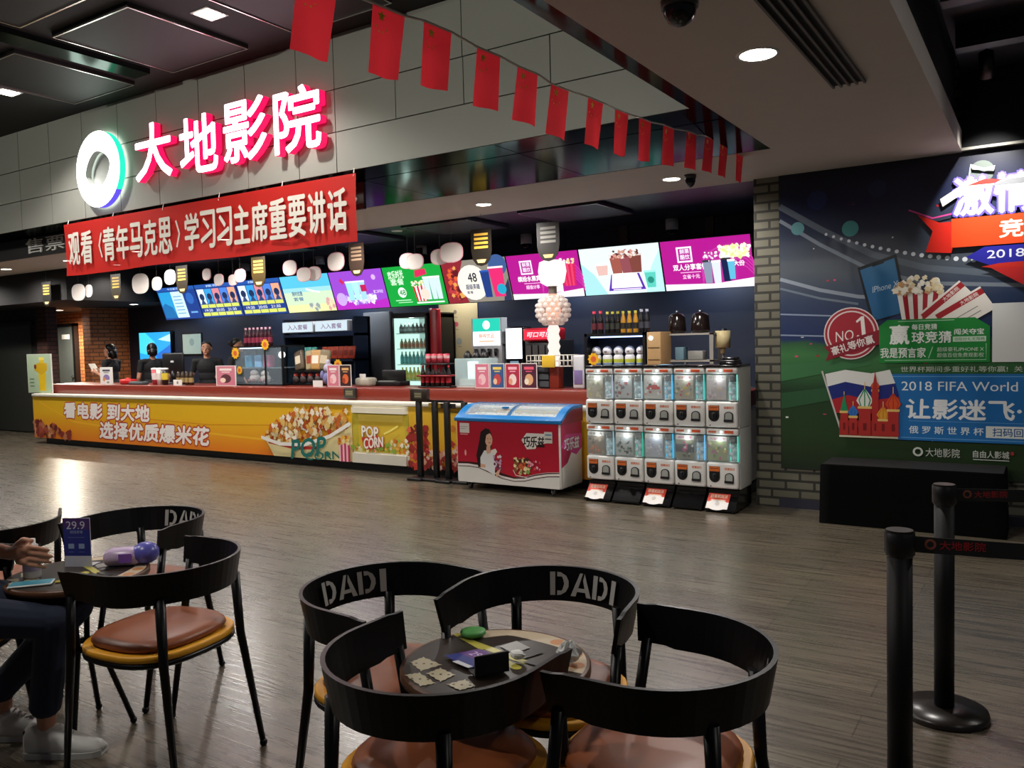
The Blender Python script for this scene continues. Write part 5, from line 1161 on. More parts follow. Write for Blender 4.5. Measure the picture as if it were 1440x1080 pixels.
def face_bits(c, parent):
    x, y, z = c
    m = MB()
    for s in (-1, 1):
        m.sph((x + s * .030, y + .080, z + .012), (.013, .008, .007), mat('#e8e4e0', .3), 10); m.sph((x + s * .030, y + .0865, z + .012), (.006, .004, .006), mat('#140c08', .2), 8)
    m.build('eyes', parent)
    m = MB()
    for s in (-1, 1): m.tube([(x + s * .014, y + .086, z + .034), (x + s * .03, y + .085, z + .039), (x + s * .046, y + .074, z + .034)], .0035, HAIR, 6)
    m.build('eyebrows', parent)
    MB().sph((x, y + .092, z - .053), (.022, .006, .006), mat('#9a4a44', .4), 10).build('lips', parent)


def hair_cap(c, parent, long=0.0, tail=False, bun=False):
    x, y, z = c; m = MB()
    prof = []
    s = MB().sph((0, 0, 0), 1, HAIR, 20); vs = []
    for v in s.v:
        a, b, d = v
        front = max(0, b); cut = -.15 + .75 * front
        d2 = max(d, cut) if b > -.2 else max(d, -.55)
        q_ = 1.0 if d2 == d else .80
        vs.append((x + a * .084 * q_, y - .012 + b * .098 * q_, z + .03 + d2 * .100))
    m.add(vs, s.f, HAIR, True)
    if long: m.cyl((x, y - .06, z + .02), (x, y - .075, z - long), .07, .05, HAIR, 14).cyl((x + .055, y - .03, z), (x + .06, y - .03, z - long * .8), .03, .02, HAIR, 10).cyl((x - .055, y - .03, z), (x - .06, y - .03, z - long * .8), .03, .02, HAIR, 10)
    if tail: m.tube([(x, y - .09, z + .03), (x, y - .13, z + .0), (x, y - .13, z - .1), (x, y - .11, z - .2)], [.02, .034, .03, .012], HAIR, 10)
    if bun: m.sph((x, y - .105, z + .05), .04, HAIR)
    m.build('hair', parent)


def staff(label, loc, rz, h=1.66, arms=None, skin=SKIN, long=0, tail=False, bun=False):
    t = thing('person', label, 'person', loc, rz); k = h / 1.66
    hc = (0, .02, 1.545 * k); P_ = []
    for s in (-1, 1):
        P_ += [('cap', (s * .085, 0, .90 * k), .085, (s * .09, .005, .48 * k), .058, TROUSER), ('cap', (s * .09, .005, .48 * k), .058, (s * .09, -.01, .09), .042, TROUSER), ('cap', (s * .09, -.01, .045), .042, (s * .095, .15, .032), .032, SHOE)]
    P_ += [('ell', (0, 0, .96 * k), (.165, .11, .13), 0, TROUSER), ('ell', (0, .0, 1.10 * k), (.145, .10, .16), 0, SHIRT), ('ell', (0, .005, 1.25 * k), (.165, .11, .15), 0, SHIRT), ('cap', (-.14, -.005, 1.345 * k), .055, (.14, -.005, 1.345 * k), .055, SHIRT), ('cap', (0, -.005, 1.35 * k), .055, (0, .01, 1.46 * k), .047, skin)]
    P_ += head_prims(hc, skin)
    arms = arms or {-1: ((-.24, -.03, 1.08 * k), (-.25, .10, .86 * k)), 1: ((.24, -.03, 1.08 * k), (.25, .10, .86 * k))}
    for s in (-1, 1):
        e, w = arms[s]; sh_ = Vector((s * .185, -.005, 1.34 * k)); e = Vector(e); w = Vector(w); mid = sh_.lerp(e, .6)
        P_ += [('cap', tuple(sh_), .054, tuple(mid), .046, SHIRT), ('cap', tuple(mid), .038, tuple(e), .036, skin), ('cap', tuple(e), .036, tuple(w), .025, skin)]
        fd = (w - e).normalized(); up = Vector((s * 1, 0, .3)); up = (up - fd * up.dot(fd)).normalized()
        P_ += hand_prims(w, fd, up, fd.cross(up) * s * 1.0 if fd.cross(up).y > 0 or True else up, skin, .35)
    figure(P_, .009, 'body', t); hair_cap(hc, t, long, tail, bun); face_bits(hc, t)
    return t


w1 = staff('person in black shirt with tied hair reading white papers, far left behind the counter', (-13.85, 8.45, 0), radians(115), 1.64, {-1: ((-.20, .02, 1.08), (-.10, .24, 1.16)), 1: ((.20, .02, 1.08), (.10, .24, 1.16))}, long=.14)
t = thing('paper_sheet', 'white papers held by the person far left behind the counter', 'paper', (-14.12, 8.32, 1.17)); m = MB()
for i in range(3): m.box(-.09, .09, -.004 + .003 * i, -.002 + .003 * i, 0 + .004 * i, .15 + .004 * i, mat('#d8d6d0', .6))
m.build('sheets', t); t.rotation_euler = (-.5, 0, radians(115))
staff('person in black shirt facing the camera behind the counter monitor', (-11.25, 8.48, 0), radians(222), 1.63, {-1: ((-.25, -.02, 1.08), (-.22, .15, 1.08)), 1: ((.25, -.02, 1.08), (.22, .15, 1.08))})
staff('person with dark hair in black shirt turned away, left of the display case', (-10.52, 8.46, 0), radians(-60), 1.66, bun=True)
staff('dark silhouette of a person standing in front of the blue television', (-12.90, 8.62, 0), radians(70), 1.63, long=.10)

# ================================================================ CHEST FREEZER
t = thing('chest_freezer', 'red and white ice cream chest freezer with blue frame and sliding glass lid', 'freezer', (-4.50, 6.835, 0))
fw, fd_ = .615, .45
MB().rbox(-fw, fw, 0, fd_, .075, .72, .02, mat('#dcd9d2', .35)).build('body', t)
for x in (-fw + .12, fw - .12):
    for y in (.07, .38):
        m = MB(); m.cyl((x - .012, y, .028), (x + .012, y, .028), .028, .028, mat('#3a3a3a', .5), 14); m.box(x - .018, x - .014, y - .02, y + .02, .025, .075, steel).box(x + .014, x + .018, y - .02, y + .02, .025, .075, steel); m.build('caster', t)
p = Print((-fw, -.0015, .08), step=.00015, rough=.35)
Wf, Hf = 2 * fw, .635
p.rect(.015, .0, Wf - .015, Hf, '#d9d6cf')
wave = [(.015, .17), (.15, .175), (.28, .165), (.42, .12), (.55, .075), (.70, .055), (.82, .065), (.95, .10), (1.08, .125), (Wf - .015, .135)]
p.poly([(.015, Hf)] + [(a, b + .03) for a, b in wave] + [(Wf - .015, Hf)], '#b30f2c')
p.stroke([(a, b + .02) for a, b in wave], [.03, .03, .04, .055, .045, .02, .012, .014, .012, .01], '#3a1014'); p.stroke([(a, b + .008) for a, b in wave], .012, '#e8e2dc'); p.stroke([(a, b - .012) for a, b in wave], .008, '#4a1a1c')
p.rect(.05, Hf - .13, .17, Hf - .03, '#dcd8d0'); p.rect(.06, Hf - .07, .15, Hf - .065, '#8a8680'); p.rect(.06, Hf - .09, .12, Hf - .085, '#8a8680')
p.stroke([(.055, Hf - .145), (.15, Hf - .145)], .008, '#e8b0b0'); p.disc(.115, .30, .012, '#e8a8a0', ry=.03)
# printed woman in a white shirt holding an ice cream
p.O += p.U * .05
p.poly([(.22, .16), (.20, .28), (.24, .42), (.26, .52), (.32, .56), (.37, .55), (.40, .48), (.39, .38), (.36, .30), (.30, .16)], '#1c0f0e'); p.poly([(.25, .155), (.25, .26), (.30, .335), (.36, .335), (.42, .31), (.43, .22), (.42, .085), (.33, .13)], '#dcdcdc')
p.poly([(.325, .33), (.335, .30), (.375, .31), (.375, .38), (.33, .38)], '#d8a888'); p.disc(.358, .445, .045, '#e0b294', 24, ry=.068); p.poly([(.30, .46), (.31, .53), (.36, .54), (.40, .50), (.37, .51), (.33, .49), (.315, .42)], '#1c0f0e')
for u in (.347, .378): p.disc(u, .455, .006, '#2a1a18', 10, ry=.004)
p.disc(.366, .415, .012, '#b83a44', 12, ry=.005); p.poly([(.25, .16), (.25, .20), (.31, .19), (.31, .16)], '#d8a888'); p.poly([(.41, .30), (.47, .20), (.52, .16), (.50, .13), (.44, .16), (.42, .22)], '#7a3a5a'); p.blobs(.41, .17, .50, .30, 20, .012, .022, ['#c8a0b8', '#5a2a40', '#e8d8e0']); p.poly([(.38, .34), (.44, .36), (.46, .33), (.43, .29), (.40, .30)], '#e8e0d8'); p.poly([(.44, .12), (.50, .17), (.47, .09), (.44, .07)], '#d8a888')
p.O += p.U * .11
p.poly([(.64, .46), (.70, .53), (.92, .53), (.93, .44), (.82, .42), (.80, .38), (.70, .37)], '#e8e4dc'); p.text('巧乐兹', .66, .395, .90, .50, '#18100e', .04, slant=.1)
p.rect(.90, .44, .99, .55, '#d8d4cc'); p.stroke([(.91, .52), (.98, .52)], .012, '#3a8ab0'); p.stroke([(.91, .48), (.98, .48)], .012, '#4a4a4a')
p.O -= p.U * .03
p.blobs(.58, .13, .76, .27, 46, .016, .03, ['#c8b078', '#8a5a30', '#e8d8a0', '#4a2a1a', '#d8603a', '#7aa04a']); p.blobs(.74, .17, .88, .27, 18, .008, .02, ['#d84a5a', '#e8a0b0', '#f0d0d0']); p.stroke([(.57, .16), (.60, .11), (.74, .09)], .006, '#e8e4dc')
p.build('front_print', t)
ps = Print((fw + .0015, 0.015, .08), (0, 1, 0), (0, 0, 1), step=.00015, rough=.35)
ps.poly([(0, .20), (.12, .24), (.22, .36), (fd_ - .03, .37), (fd_ - .03, Hf), (0, Hf)], '#a8124a'); ps.poly([(.0, .40), (.3, .30), (.42, .36), (.42, .50), (.1, .52)], '#c83a8a'); ps.text('巧乐兹', .06, .36, .36, .48, '#e8e0e8', .05, slant=.1, outline='#18100e'); ps.rect(.0, 0, .02, .2, '#bcb8b0'); ps.build('side_print', t)
blue = mat('#1474b8', .3)
def prof_z(y):  # curved top from the low front to the high back
    k = y / fd_; return .735 + .125 * math.sin(min(1, k / .62) * pi / 2) + (.004 * k)
def strip(m, x0, x1, y0, y1, n, th, mt):
    for i in range(n):
        a, b = y0 + (y1 - y0) * i / n, y0 + (y1 - y0) * (i + 1) / n; za, zb = prof_z(a), prof_z(b)
        vs = [(x0, a, za), (x1, a, za), (x1, b, zb), (x0, b, zb), (x0, a, za - th), (x1, a, za - th), (x1, b, zb - th), (x0, b, zb - th)]
        m.add(vs, [(0, 1, 2, 3), (7, 6, 5, 4), (0, 4, 5, 1), (2, 6, 7, 3), (1, 5, 6, 2), (0, 3, 7, 4)], mt, False)
m = MB(); m.rbox(-fw - .012, fw + .012, -.018, .03, .705, .745, .01, blue); strip(m, -fw - .012, -fw + .075, .0, fd_, 10, .03, blue); strip(m, fw - .075, fw + .012, .0, fd_, 10, .03, blue); strip(m, -fw, fw, .0, .05, 3, .03, blue); strip(m, -fw, fw, fd_ - .05, fd_ + .01, 2, .03, blue)
for s in (-1, 1):
    n = 10; vs = [(s * (fw + .01), fd_ * i / n, prof_z(fd_ * i / n) - .005) for i in range(n + 1)] + [(s * (fw + .01), fd_ * i / n, .70) for i in range(n + 1)]
    m.add(vs, [(i, i + 1, n + 2 + i, n + 1 + i) for i in range(n)], mat('#7c1234', .35))
m.build('blue_frame', t)
m = MB(); strip(m, -fw + .07, .0, .05, fd_ - .05, 8, .006, clear_mat('#d8e8f0', .78)); m.build('glass_lid', t)
m = MB(); strip(m, .0, fw - .07, .05, fd_ - .05, 8, .006, clear_mat('#d8e8f0', .78)); m.build('glass_lid', t)
m = MB(); strip(m, -.02, .02, .05, fd_ - .05, 8, .014, mat('#2a6aa0', .3)); m.build('lid_divider', t)
MB().rbox(-.12, -.05, .12, .15, .83, .85, .004, blue).build('lid_handle', t)
pr_ = MB().rbox(-.06, .06, -.03, .03, 0, .05, .01, mat('#c8c4b8', .4)).build('ice_cream_pack'); cols = ['#c8c4b8', '#a04050', '#d0b080', '#708a98']
for i in range(16):
    o = pr_ if i == 0 else pr_.copy()
    if i: C.objects.link(o)
    o.location = (-4.50 - .48 + (i % 8) * .137, 6.835 + .12 + .14 * (i // 8), .722); o.rotation_euler = (0, 0, random.uniform(-.5, .5)); tag(o, 'pale ice cream pack lying under the freezer glass', 'ice cream', 'ice cream packs in the freezer')

# ================================================================ CAPSULE MACHINES
GW, GD = .284, .37
g = thing('capsule_machine', 'capsule machine', 'capsule machine', (0, 0, 0), 0, 'white capsule vending machines in two rows')
wt = mat('#e4e2de', .35); wt2 = mat('#d8d8d4', .35)
MB().rbox(-GW / 2, GW / 2, .05, GD, 0, .525, .008, wt2).build('cabinet', g)
m = MB().rbox(-GW / 2 + .002, GW / 2 - .002, -.012, .06, .012, .235, .02, wt, 3); m.build('front_panel', g)
MB().rbox(-GW / 2 + .002, GW / 2 - .002, .0, .06, .47, .525, .012, wt).build('header', g)
MB().rbox(.02, .10, -.003, .002, .487, .512, .003, mat('#d8562a', .5)).rbox(-.12, -.05, -.003, .002, .49, .508, .003, mat('#c86a4a', .5)).build('price_label', g)
MB().sph((-.005, -.003, .50), .009, mat('#ffffff', emit=3, sampled=False), 8).build('indicator_lamp', g)
# clear bulging window
m = MB(); n = 10; vs = []
wp = [(-GW / 2 + .006, .05), (-GW / 2 + .012, .0), (-GW / 2 + .03, -.03), (-.04, -.042), (.05, -.042), (GW / 2 - .03, -.03), (GW / 2 - .012, .0), (GW / 2 - .006, .05)]
for z in (.242, .262, .36, .445, .466):
    s = .86 if z in (.242, .466) else 1
    vs += [(x, .05 - (.05 - y) * s, z) for x, y in wp]
k = len(wp)
m.add(vs, [(j * k + i, j * k + i + 1, (j + 1) * k + i + 1, (j + 1) * k + i) for j in range(4) for i in range(k - 1)], clear_mat('#e8f6f6', .80, .06), True); m.build('clear_window', g)
dial = MB(); ar = [(-.038, .055), (.038, .055), (.038, -.02)] + [(.038 * cos(a), -.02 + .038 * sin(a)) for a in (-i * pi / 10 for i in range(1, 10))] + [(-.038, -.02)]
T2 = Matrix.Translation((-.064, -.012, .135)) @ RX @ Matrix.Scale(1.22, 4)
dial.prism(ar, .0, .006, mat('#121214', .4), T2); dial.prism([(-.036, .02), (.036, .02), (.036, .053), (-.036, .053)], .006, .008, mat('#e0702c', .5), T2); dial.prism([(-.03, .04), (.03, .04), (.03, .044), (-.03, .044)], .008, .009, mat('#501c10'), T2); dial.build('coin_panel', g)
MB().cyl((-.062, -.020, .117), (-.062, -.040, .117), .026, .022, mat('#1c1c1e', .35), 18).rbox(-.068, -.056, -.052, -.036, .095, .139, .004, mat('#2a2a2c', .35)).build('turn_knob', g)
out = MB(); ar = [(-.034, -.035), (.034, -.035), (.034, .012)] + [(.034 * cos(a), .012 + .028 * sin(a)) for a in (i * pi / 10 for i in range(1, 10))] + [(-.034, .012)]
T3 = Matrix.Translation((.066, -.012, .105)) @ RX @ Matrix.Scale(1.15, 4)
out.prism(ar, 0, .008, mat('#26282a', .4), T3); out.prism([(a * .74, b * .74 + .004) for a, b in ar], .008, .010, mat('#a8aaa4', .3), T3); out.prism([(-.034, -.036), (.034, -.036), (.034, -.018), (-.034, -.018)], .008, .018, mat('#141416', .4), T3); out.build('outlet', g)
lb_ = Print((.022, -.0125, .172)); lb_.rect(0, 0, .088, .024, '#e8d8c8'); lb_.text('扭蛋出口', .002, .002, .086, .022, '#d8562a', .04); lb_.build('outlet_label', g)
MB().sph((-.10, -.012, .03), .006, black, 8).build('screw', g)
m = MB().lathe([(.040, .405), (.040, .462), (.001, .466)], mat('#0c1418', .25), (.092, .03, 0), 18); m.lathe([(.040, .244), (.040, .250), (.001, .250)], mat('#c8d0d0', .3), (.092, .03, 0), 18); m.build('chute_cap', g)
MB().lathe([(.040, .25), (.040, .405)], clear_mat('#d8f0f8', .82, .05), (.092, .03, 0), 18).build('clear_chute', g)
LITC = ['#cfd8e8', '#c4e4ec', '#58c0f0', '#48c8c0', '#7ad8c8', '#a8d8e8', '#3ad0b0', '#38b8e8', '#68b8e8', '#40d0b8']
g_tree = None; GX0 = -3.497; GP = .2915
cap_pr = MB().sph((0, 0, 0), .024, mat('#c8dce4', .25), 12).build('capsule'); capn = 0
CARDS = [('#b8b0a0', ['#c8b868', '#a89888', '#d8d0b8', '#98a080']), ('#b8bcc0', ['#e0e0e0', '#5a6a78', '#a04848', '#cfd4d8']), ('#c8c8c4', ['#c03a40', '#e8e8e8', '#383838', '#d88888']), ('#a8a090', ['#c8b040', '#b83a48', '#5a6a58', '#d8c8a0']), ('#c0b4b4', ['#d8c8c8', '#a89098', '#c8b8a0', '#b0a8c0']),
         ('#8a7a6c', ['#a89880', '#5a4a3c', '#c8b8a0', '#d07040']), ('#b4b8b8', ['#2a2c30', '#d8d8d8', '#5a7a68', '#b8bcc0']), ('#b0b4c0', ['#c8ccd8', '#98a0b8', '#d8d8e0', '#a8a8c0']), ('#7a7c64', ['#2a2c38', '#b83a78', '#5a6a40', '#c8c8b8']), ('#90986c', ['#c8b860', '#b85a88', '#5a7a40', '#d8d8a8'])]
WORDS = ['tan toy pictures', 'grey and white toy pictures', 'a red car-like toy picture', 'yellow and red toy pictures', 'pale pink toy pictures', 'brown toy pictures', 'dark figure silhouettes', 'pale blue-grey pictures', 'a dark card with a pink spot', 'yellow-green and pink pictures']
for row in (0, 1):
    for c_ in range(5):
        k = (0 if row else 5) + c_
        loc = (GX0 + c_ * GP, 6.905, .185 + row * .526)
        lab = '%s white capsule machine, %s from the freezer, with %s' % ('upper' if row else 'lower', NUM[c_] if c_ < 4 else 'last', WORDS[k])
        tree = [(q, []) for q in kids(g)] if g_tree is None else g_tree
        g_tree = tree
        o = dup(g, loc, 0, lab, None, tree)
        p = Print((-.130, .005, .25), step=.0004); bg_, cs = CARDS[k]; p.rect(0, 0, .17, .21, bg_); random.seed(k + 3)
        p.rect(0, .17, .17, .21, '#d8d4cc'); p.text(('扭蛋玩具', '公仔系列', '小车模型', '趣味扭蛋', '可爱挂件')[c_], .02, .178, .15, .202, cs[1], .02)
        if k == 2: p.poly([(.02, .09), (.04, .12), (.12, .125), (.15, .10), (.15, .085), (.02, .08)], '#c02a34')
        elif k == 8: p.rect(0, .06, .17, .13, '#26283a'); p.disc(.09, .095, .022, '#c03a80')
        elif k == 6: p.stroke([(.05, .06), (.05, .15)], .006, '#2a2c30'); p.poly([(.09, .10), (.14, .14), (.13, .11)], '#2a2c30')
        p.blobs(.01, .01, .16, .15, 16, .010, .022, cs); p.build('picture_card', o); lamp(o, 'POINT', (-.02, -.015, .43), .14, (.85, .97, 1), .02)
        lightc = mat(LITC[k], emit=1.0 if k not in (0, 1, 5, 6) else .6)
        MB().lathe([(.036, .25), (.036, .405)], lightc, (.092, .03, 0), 14, a0=.25, a1=2.9).cyl((.133, .012, .246), (.133, .012, .465), .005, .005, lightc, 8).build('light_panel', o)
        if row: MB().rbox(-GW / 2 - .004, GW / 2 + .004, .0, GD - .02, .526, .548, .008, black_gloss).build('black_lid', o)
        for j in range(4):
            cc = cap_pr if capn == 0 else cap_pr.copy()
            if capn: C.objects.link(cc)
            capn += 1; cc.location = (loc[0] + .092 + .012 * (-1) ** j, loc[1] + .022, loc[2] + .274 + j * .034); tag(cc, 'pale capsule stacked in the clear side chute of a capsule machine', 'capsule', 'capsules in the machine chutes')
for q, _ in g_tree: bpy.data.objects.remove(q)
bpy.data.objects.remove(g)
for c_ in range(5):
    x = GX0 + c_ * GP; has = c_ in (0, 2, 4)
    t = thing('machine_base', 'black sloping base under the %s capsule machine column, %s' % (NUM[c_] if c_ < 4 else 'last', 'red and white leaflet on it' if has else 'bare glossy tray'), 'machine base', (x, 6.905, 0), 0, 'black bases of the capsule machines')
    m = MB(); m.box(-.135, .135, .03, GD, .02, .18, black_gloss)
    m.add([(-.135, -.09, .03), (.135, -.09, .03), (.135, .03, .155), (-.135, .03, .155), (-.135, -.09, .015), (.135, -.09, .015), (.135, .03, .02), (-.135, .03, .02)], [(0, 1, 2, 3), (4, 7, 6, 5), (0, 4, 5, 1), (1, 5, 6, 2), (0, 3, 7, 4), (2, 6, 7, 3)], black_gloss); m.build('tray', t)
    for sx in (-.11, .11):
        for sy in (-.06, .33): MB().cyl((sx, sy, 0), (sx, sy, .022), .016, .016, black, 10).build('foot', t)
    if has:
        Vd = Vector((0, .12, .125)).normalized(); p = Print(Vector((-.125, -.088, .0345)), (1, 0, 0), Vd); p.rect(0, 0, .19, .155, '#e4dcd4'); p.rect(0, .07, .19, .155, '#d8402c'); p.disc(.095, .04, .09, '#e8e4e0', ry=.055); p.text('扭蛋机玩法', .02, .11, .17, .145, '#f4e0c8', .03); p.rect(.03, .085, .16, .095, '#f0c0a0'); p.disc(.095, .05, .02, '#c8c0b8')
        o = p.build('leaflet', None, (x, 6.905, 0)); tag(o, 'red and white leaflet on the black tray under the %s capsule machine column' % (NUM[c_] if c_ < 4 else 'last'), 'leaflet', 'leaflets on the machine bases')
m = MB().rbox(-.075, .075, -.09, .09, 0, .02, .008, black_gloss).rbox(-.07, .07, -.085, .085, .02, .04, .01, mat('#1a1a1c', .3)).rbox(-.06, .06, -.07, .07, .04, .062, .01, black_gloss)
tag(m.build('black_tray', None, (-2.30, 7.06, .185 + .526 + .548)), 'stack of black trays on the rightmost upper capsule machine', 'tray')
tag(MB().rbox(-.05, .05, -.05, .05, 0, .006, .002, mat('#7aa8c8', .4)).build('blue_pad', None, (-2.87, 6.98, .185 + .526 + .548)), 'small pale blue pad on the black lid of the middle capsule machine', 'pad')

# ================================================================ DRAPED TABLE, STANCHIONS, GATES
N = 60; vs = []; xa, xb, ya, yb, zt = -1.50, -.24, 6.80, 7.22, .475
per = []
for i in range(N):
    s = 4 * i / N; e = int(s); f = s - e
    per.append([(xa + (xb - xa) * f, ya), (xb, ya + (yb - ya) * f), (xb - (xb - xa) * f, yb), (xa, yb - (yb - ya) * f)][e])
cxx, cyy = (xa + xb) / 2, (ya + yb) / 2
for j, z in enumerate((zt, zt - .012, .30, .15, .004)):
    k = (0.985, 1, 1.008, 1.012, 1.018)[j]
    for i, (x, y) in enumerate(per):
        w = 1 + (.006 * sin(i * 2.4) * j / 4 if j > 1 else 0); vs.append((cxx + (x - cxx) * k * w, cyy + (y - cyy) * k * w, z))
m = MB().add(vs, [(j * N + i, j * N + (i + 1) % N, (j + 1) * N + (i + 1) % N, (j + 1) * N + i) for j in range(4) for i in range(N)], mat('#040404', .95, noise=.3, spec=.1), True); m.add(vs, [list(range(N))], mat('#050505', .9, noise=.3))
tag(m.build('draped_table'), 'low table under a floor-length black cloth, below the football poster', 'table')


def stanchion(label, x, y, h=.91, r=.036):
    t = thing('stanchion', label, 'stanchion', (x, y, 0), 0, 'black belt stanchions'); MB().lathe([(.001, 0), (.158, 0), (.16, .008), (.155, .028), (.05, .034), (r, .036)], mat('#1c1815', .3), n=36).build('base', t)
    MB().cyl((0, 0, .034), (0, 0, h - .075), r, r, mat('#070708', .55, noise=.1, spec=.3), 24).build('pole', t); MB().lathe([(r, h - .08), (r + .007, h - .072), (r + .007, h - .008), (r + .002, h)], mat('#0c0c0d', .4), n=24).cyl((0, 0, h - .002), (0, 0, h), r + .002, r + .002, mat('#4a4846', .35, .5), 24).build('belt_head', t)
    return t


def belt(x0, y0, x1, y1, z, label, r=.043):
    d = Vector((x1 - x0, y1 - y0, 0)).normalized(); a = Vector((x0, y0, z)) + d * r; b = Vector((x1, y1, z)) - d * r; n_ = Vector((d.y, -d.x, 0)); L_ = (b - a).length
    t = thing('stanchion_belt', label, 'belt', tuple(a), 0); m = MB(); pts = [(a - a + d * L_ * i / 12 + Vector((0, 0, -.012 * sin(pi * i / 12)))) for i in range(13)]
    vs = []
    for q in pts: vs += [q + n_ * .001 + Vector((0, 0, .024)), q + n_ * .001 - Vector((0, 0, .024)), q - n_ * .001 - Vector((0, 0, .024)), q - n_ * .001 + Vector((0, 0, .024))]
    m.add(vs, [(4 * i + j, 4 * i + (j + 1) % 4, 4 * i + 4 + (j + 1) % 4, 4 * i + 4 + j) for i in range(12) for j in range(4)], mat('#101010', .7)); m.build('webbing', t)
    p = Print(n_ * .0015 + Vector((0, 0, -.024)), tuple(d), (0, 0, 1)); u = .02
    p.ring(u + .02, .026, .009, .016, '#8a4a3a'); p.text('大地影院', u + .045, .012, u + .165, .038, '#a02028', .02); p.build('belt_print', t)


stanchion('nearest black stanchion on the right, its base below the picture edge', -.366, 2.685); stanchion('second black stanchion, standing on a round brown base behind the nearest one', -.328, 3.57)
stanchion('black stanchion beyond the right edge holding the near belt', 1.15, 3.05); stanchion('black stanchion beyond the right edge holding the far belt', 1.10, 4.25)
belt(-.366, 2.685, 1.15, 3.05, .868, 'black belt with red lettering from the nearest stanchion toward the right'); belt(-.328, 3.57, 1.10, 4.25, .868, 'black belt with red lettering from the second stanchion toward the right')

for k, (x, lab) in enumerate(((-5.84, 'leftmost black gate post by the counter, topped by a sign box'), (-5.64, 'second black gate post from the left by the counter'), (-5.45, 'third black gate post from the left by the counter'), (-5.24, 'rightmost black gate post, right against the chest freezer'))):
    y = 7.13 + (.03 if k % 2 else 0)
    t = thing('gate_post', lab, 'post', (x, y, 0), 0, 'black gate posts by the counter'); MB().rbox(-.10, .10, -.13, .13, 0, .03, .008, black).build('base_plate', t); MB().rbox(-.03, .03, -.025, .025, .03, .87, .006, black).build('post', t)
    if k in (1, 2): MB().box(-.10, .10, .015, .025, .80, .85, mat('#c09a2c' if k == 1 else '#15120f', .5)).build('latch_bar', t)
    if k == 0:
        MB().rbox(-.10, .14, -.03, .03, .87, 1.01, .008, mat('#2c211a', .35)).build('sign_box', t); p = Print((-.04, -.031, .905)); p.rect(0, 0, .11, .075, '#4a4436'); p.rect(.01, .015, .10, .03, '#8f8a6a'); p.rect(.01, .042, .10, .057, '#8f8a6a'); p.build('sign_face', t)
MB_ = MB().box(-5.86, -5.26, 7.155, 7.175, .86, .885, black); tag(MB_.build('gate_rail'), 'thin black rail joining the gate posts at the top', 'rail', None)

# ================================================================ SNACK TABLES AND CHAIRS
def uband(r, arm, n=28):
    P_ = [(-r, arm * (1 - i / 6)) for i in range(6)] + [(-r * cos(pi * i / n), -r * sin(pi * i / n)) for i in range(n + 1)] + [(r, arm * (i + 1) / 6) for i in range(6)]
    return P_


BR, ARM, BZ0, BZ1 = .275, .172, .645, .755
ch = thing('cafe_chair', 'chair', 'chair', (0, 0, 0), 0, 'black curved-back chairs with tan cushions')
m = MB(); up_, lo = uband(BR + .008, ARM), uband(BR - .012, ARM - .01); ui, li_ = uband(BR - .004, ARM), uband(BR - .024, ARM - .01); n = len(up_)
vs = []
for i in range(n):
    end = min(i, n - 1 - i); zl = BZ0 + (.0 if end > 3 else .006)
    zt_ = BZ1 - (.0 if end > 1 else .004)
    vs += [(*up_[i], zt_), (*ui[i], zt_), (*li_[i], zl), (*lo[i], zl)]
m.add(vs, [(4 * i + j, 4 * i + (j + 1) % 4, 4 * i + 4 + (j + 1) % 4, 4 * i + 4 + j) for i in range(n - 1) for j in range(4)] + [(0, 1, 2, 3), (4 * n - 4, 4 * n - 3, 4 * n - 2, 4 * n - 1)], mat('#070708', .35, noise=.1, spec=.3), False)
# stencil lettering on the inner face
pale = mat('#a8a8a2', .6, noise=.1)
def on_band(s, v):   # s metres along the inner face from the back centre (towards the chair's left), v height
    a = s / (BR - .012); rr = BR - .016 - .020 * (BZ1 - v) / .11 + .0 - .0035 + .006
    return (-rr * sin(a), -rr * cos(a), v)
def glyph(polys, s0, z0, w, h):
    for poly in polys:
        q = [(s0 + a * w, z0 + b * h) for a, b in poly]; m.add([on_band(a, b) for a, b in q], [list(range(len(q)))], pale)
Dl = [[(0, 0), (.26, 0), (.26, 1), (0, 1)], [(.36, 0), (.55, .02), (.60, .2), (.36, .2)], [(.36, 1), (.55, .98), (.60, .8), (.36, .8)], [(.55, .02), (.82, .16), (.66, .32), (.60, .2)], [(.55, .98), (.82, .84), (.66, .68), (.60, .8)], [(.82, .16), (.95, .38), (.95, .62), (.82, .84), (.66, .68), (.72, .5), (.66, .32)]]
Al = [[(.0, 0), (.24, 0), (.54, 1), (.40, 1)], [(1.0, 0), (.76, 0), (.56, .7), (.62, 1)], [(.30, .20), (.70, .20), (.66, .36), (.36, .36)]]
Il = [[(.1, 0), (.6, 0), (.6, 1), (.1, 1)]]
for poly, s0, w in ((Dl, -.075, .068), (Al, -.002, .078), (Dl, .081, .068), (Il, .157, .045)): glyph(poly, s0, BZ0 + .020, w, .074)
m.build('backrest', ch)
def se(w, d, n=32, e=2.7): return [(w * abs(cos(q)) ** (2 / e) * (1 if cos(q) > 0 else -1), d * abs(sin(q)) ** (2 / e) * (1 if sin(q) > 0 else -1)) for q in (2 * pi * i / n for i in range(n))]
def stack(m, rings, mt, cap=True):
    n = len(rings[0][0]); vs = [(x, y, z) for ring, z in rings for x, y in ring]
    m.add(vs, [(j * n + i, j * n + (i + 1) % n, (j + 1) * n + (i + 1) % n, (j + 1) * n + i) for j in range(len(rings) - 1) for i in range(n)], mt, True)
    m.add(vs, [list(range(n))[::-1], list(range((len(rings) - 1) * n, len(rings) * n))], mt); return m
sh0 = lambda ring: [(x, y + .015) for x, y in ring]
yel = mat('#d9981a', .5, noise=.06); tan = mat('#8a4a28', .42, noise=.22, nscale=9, bump=.15)
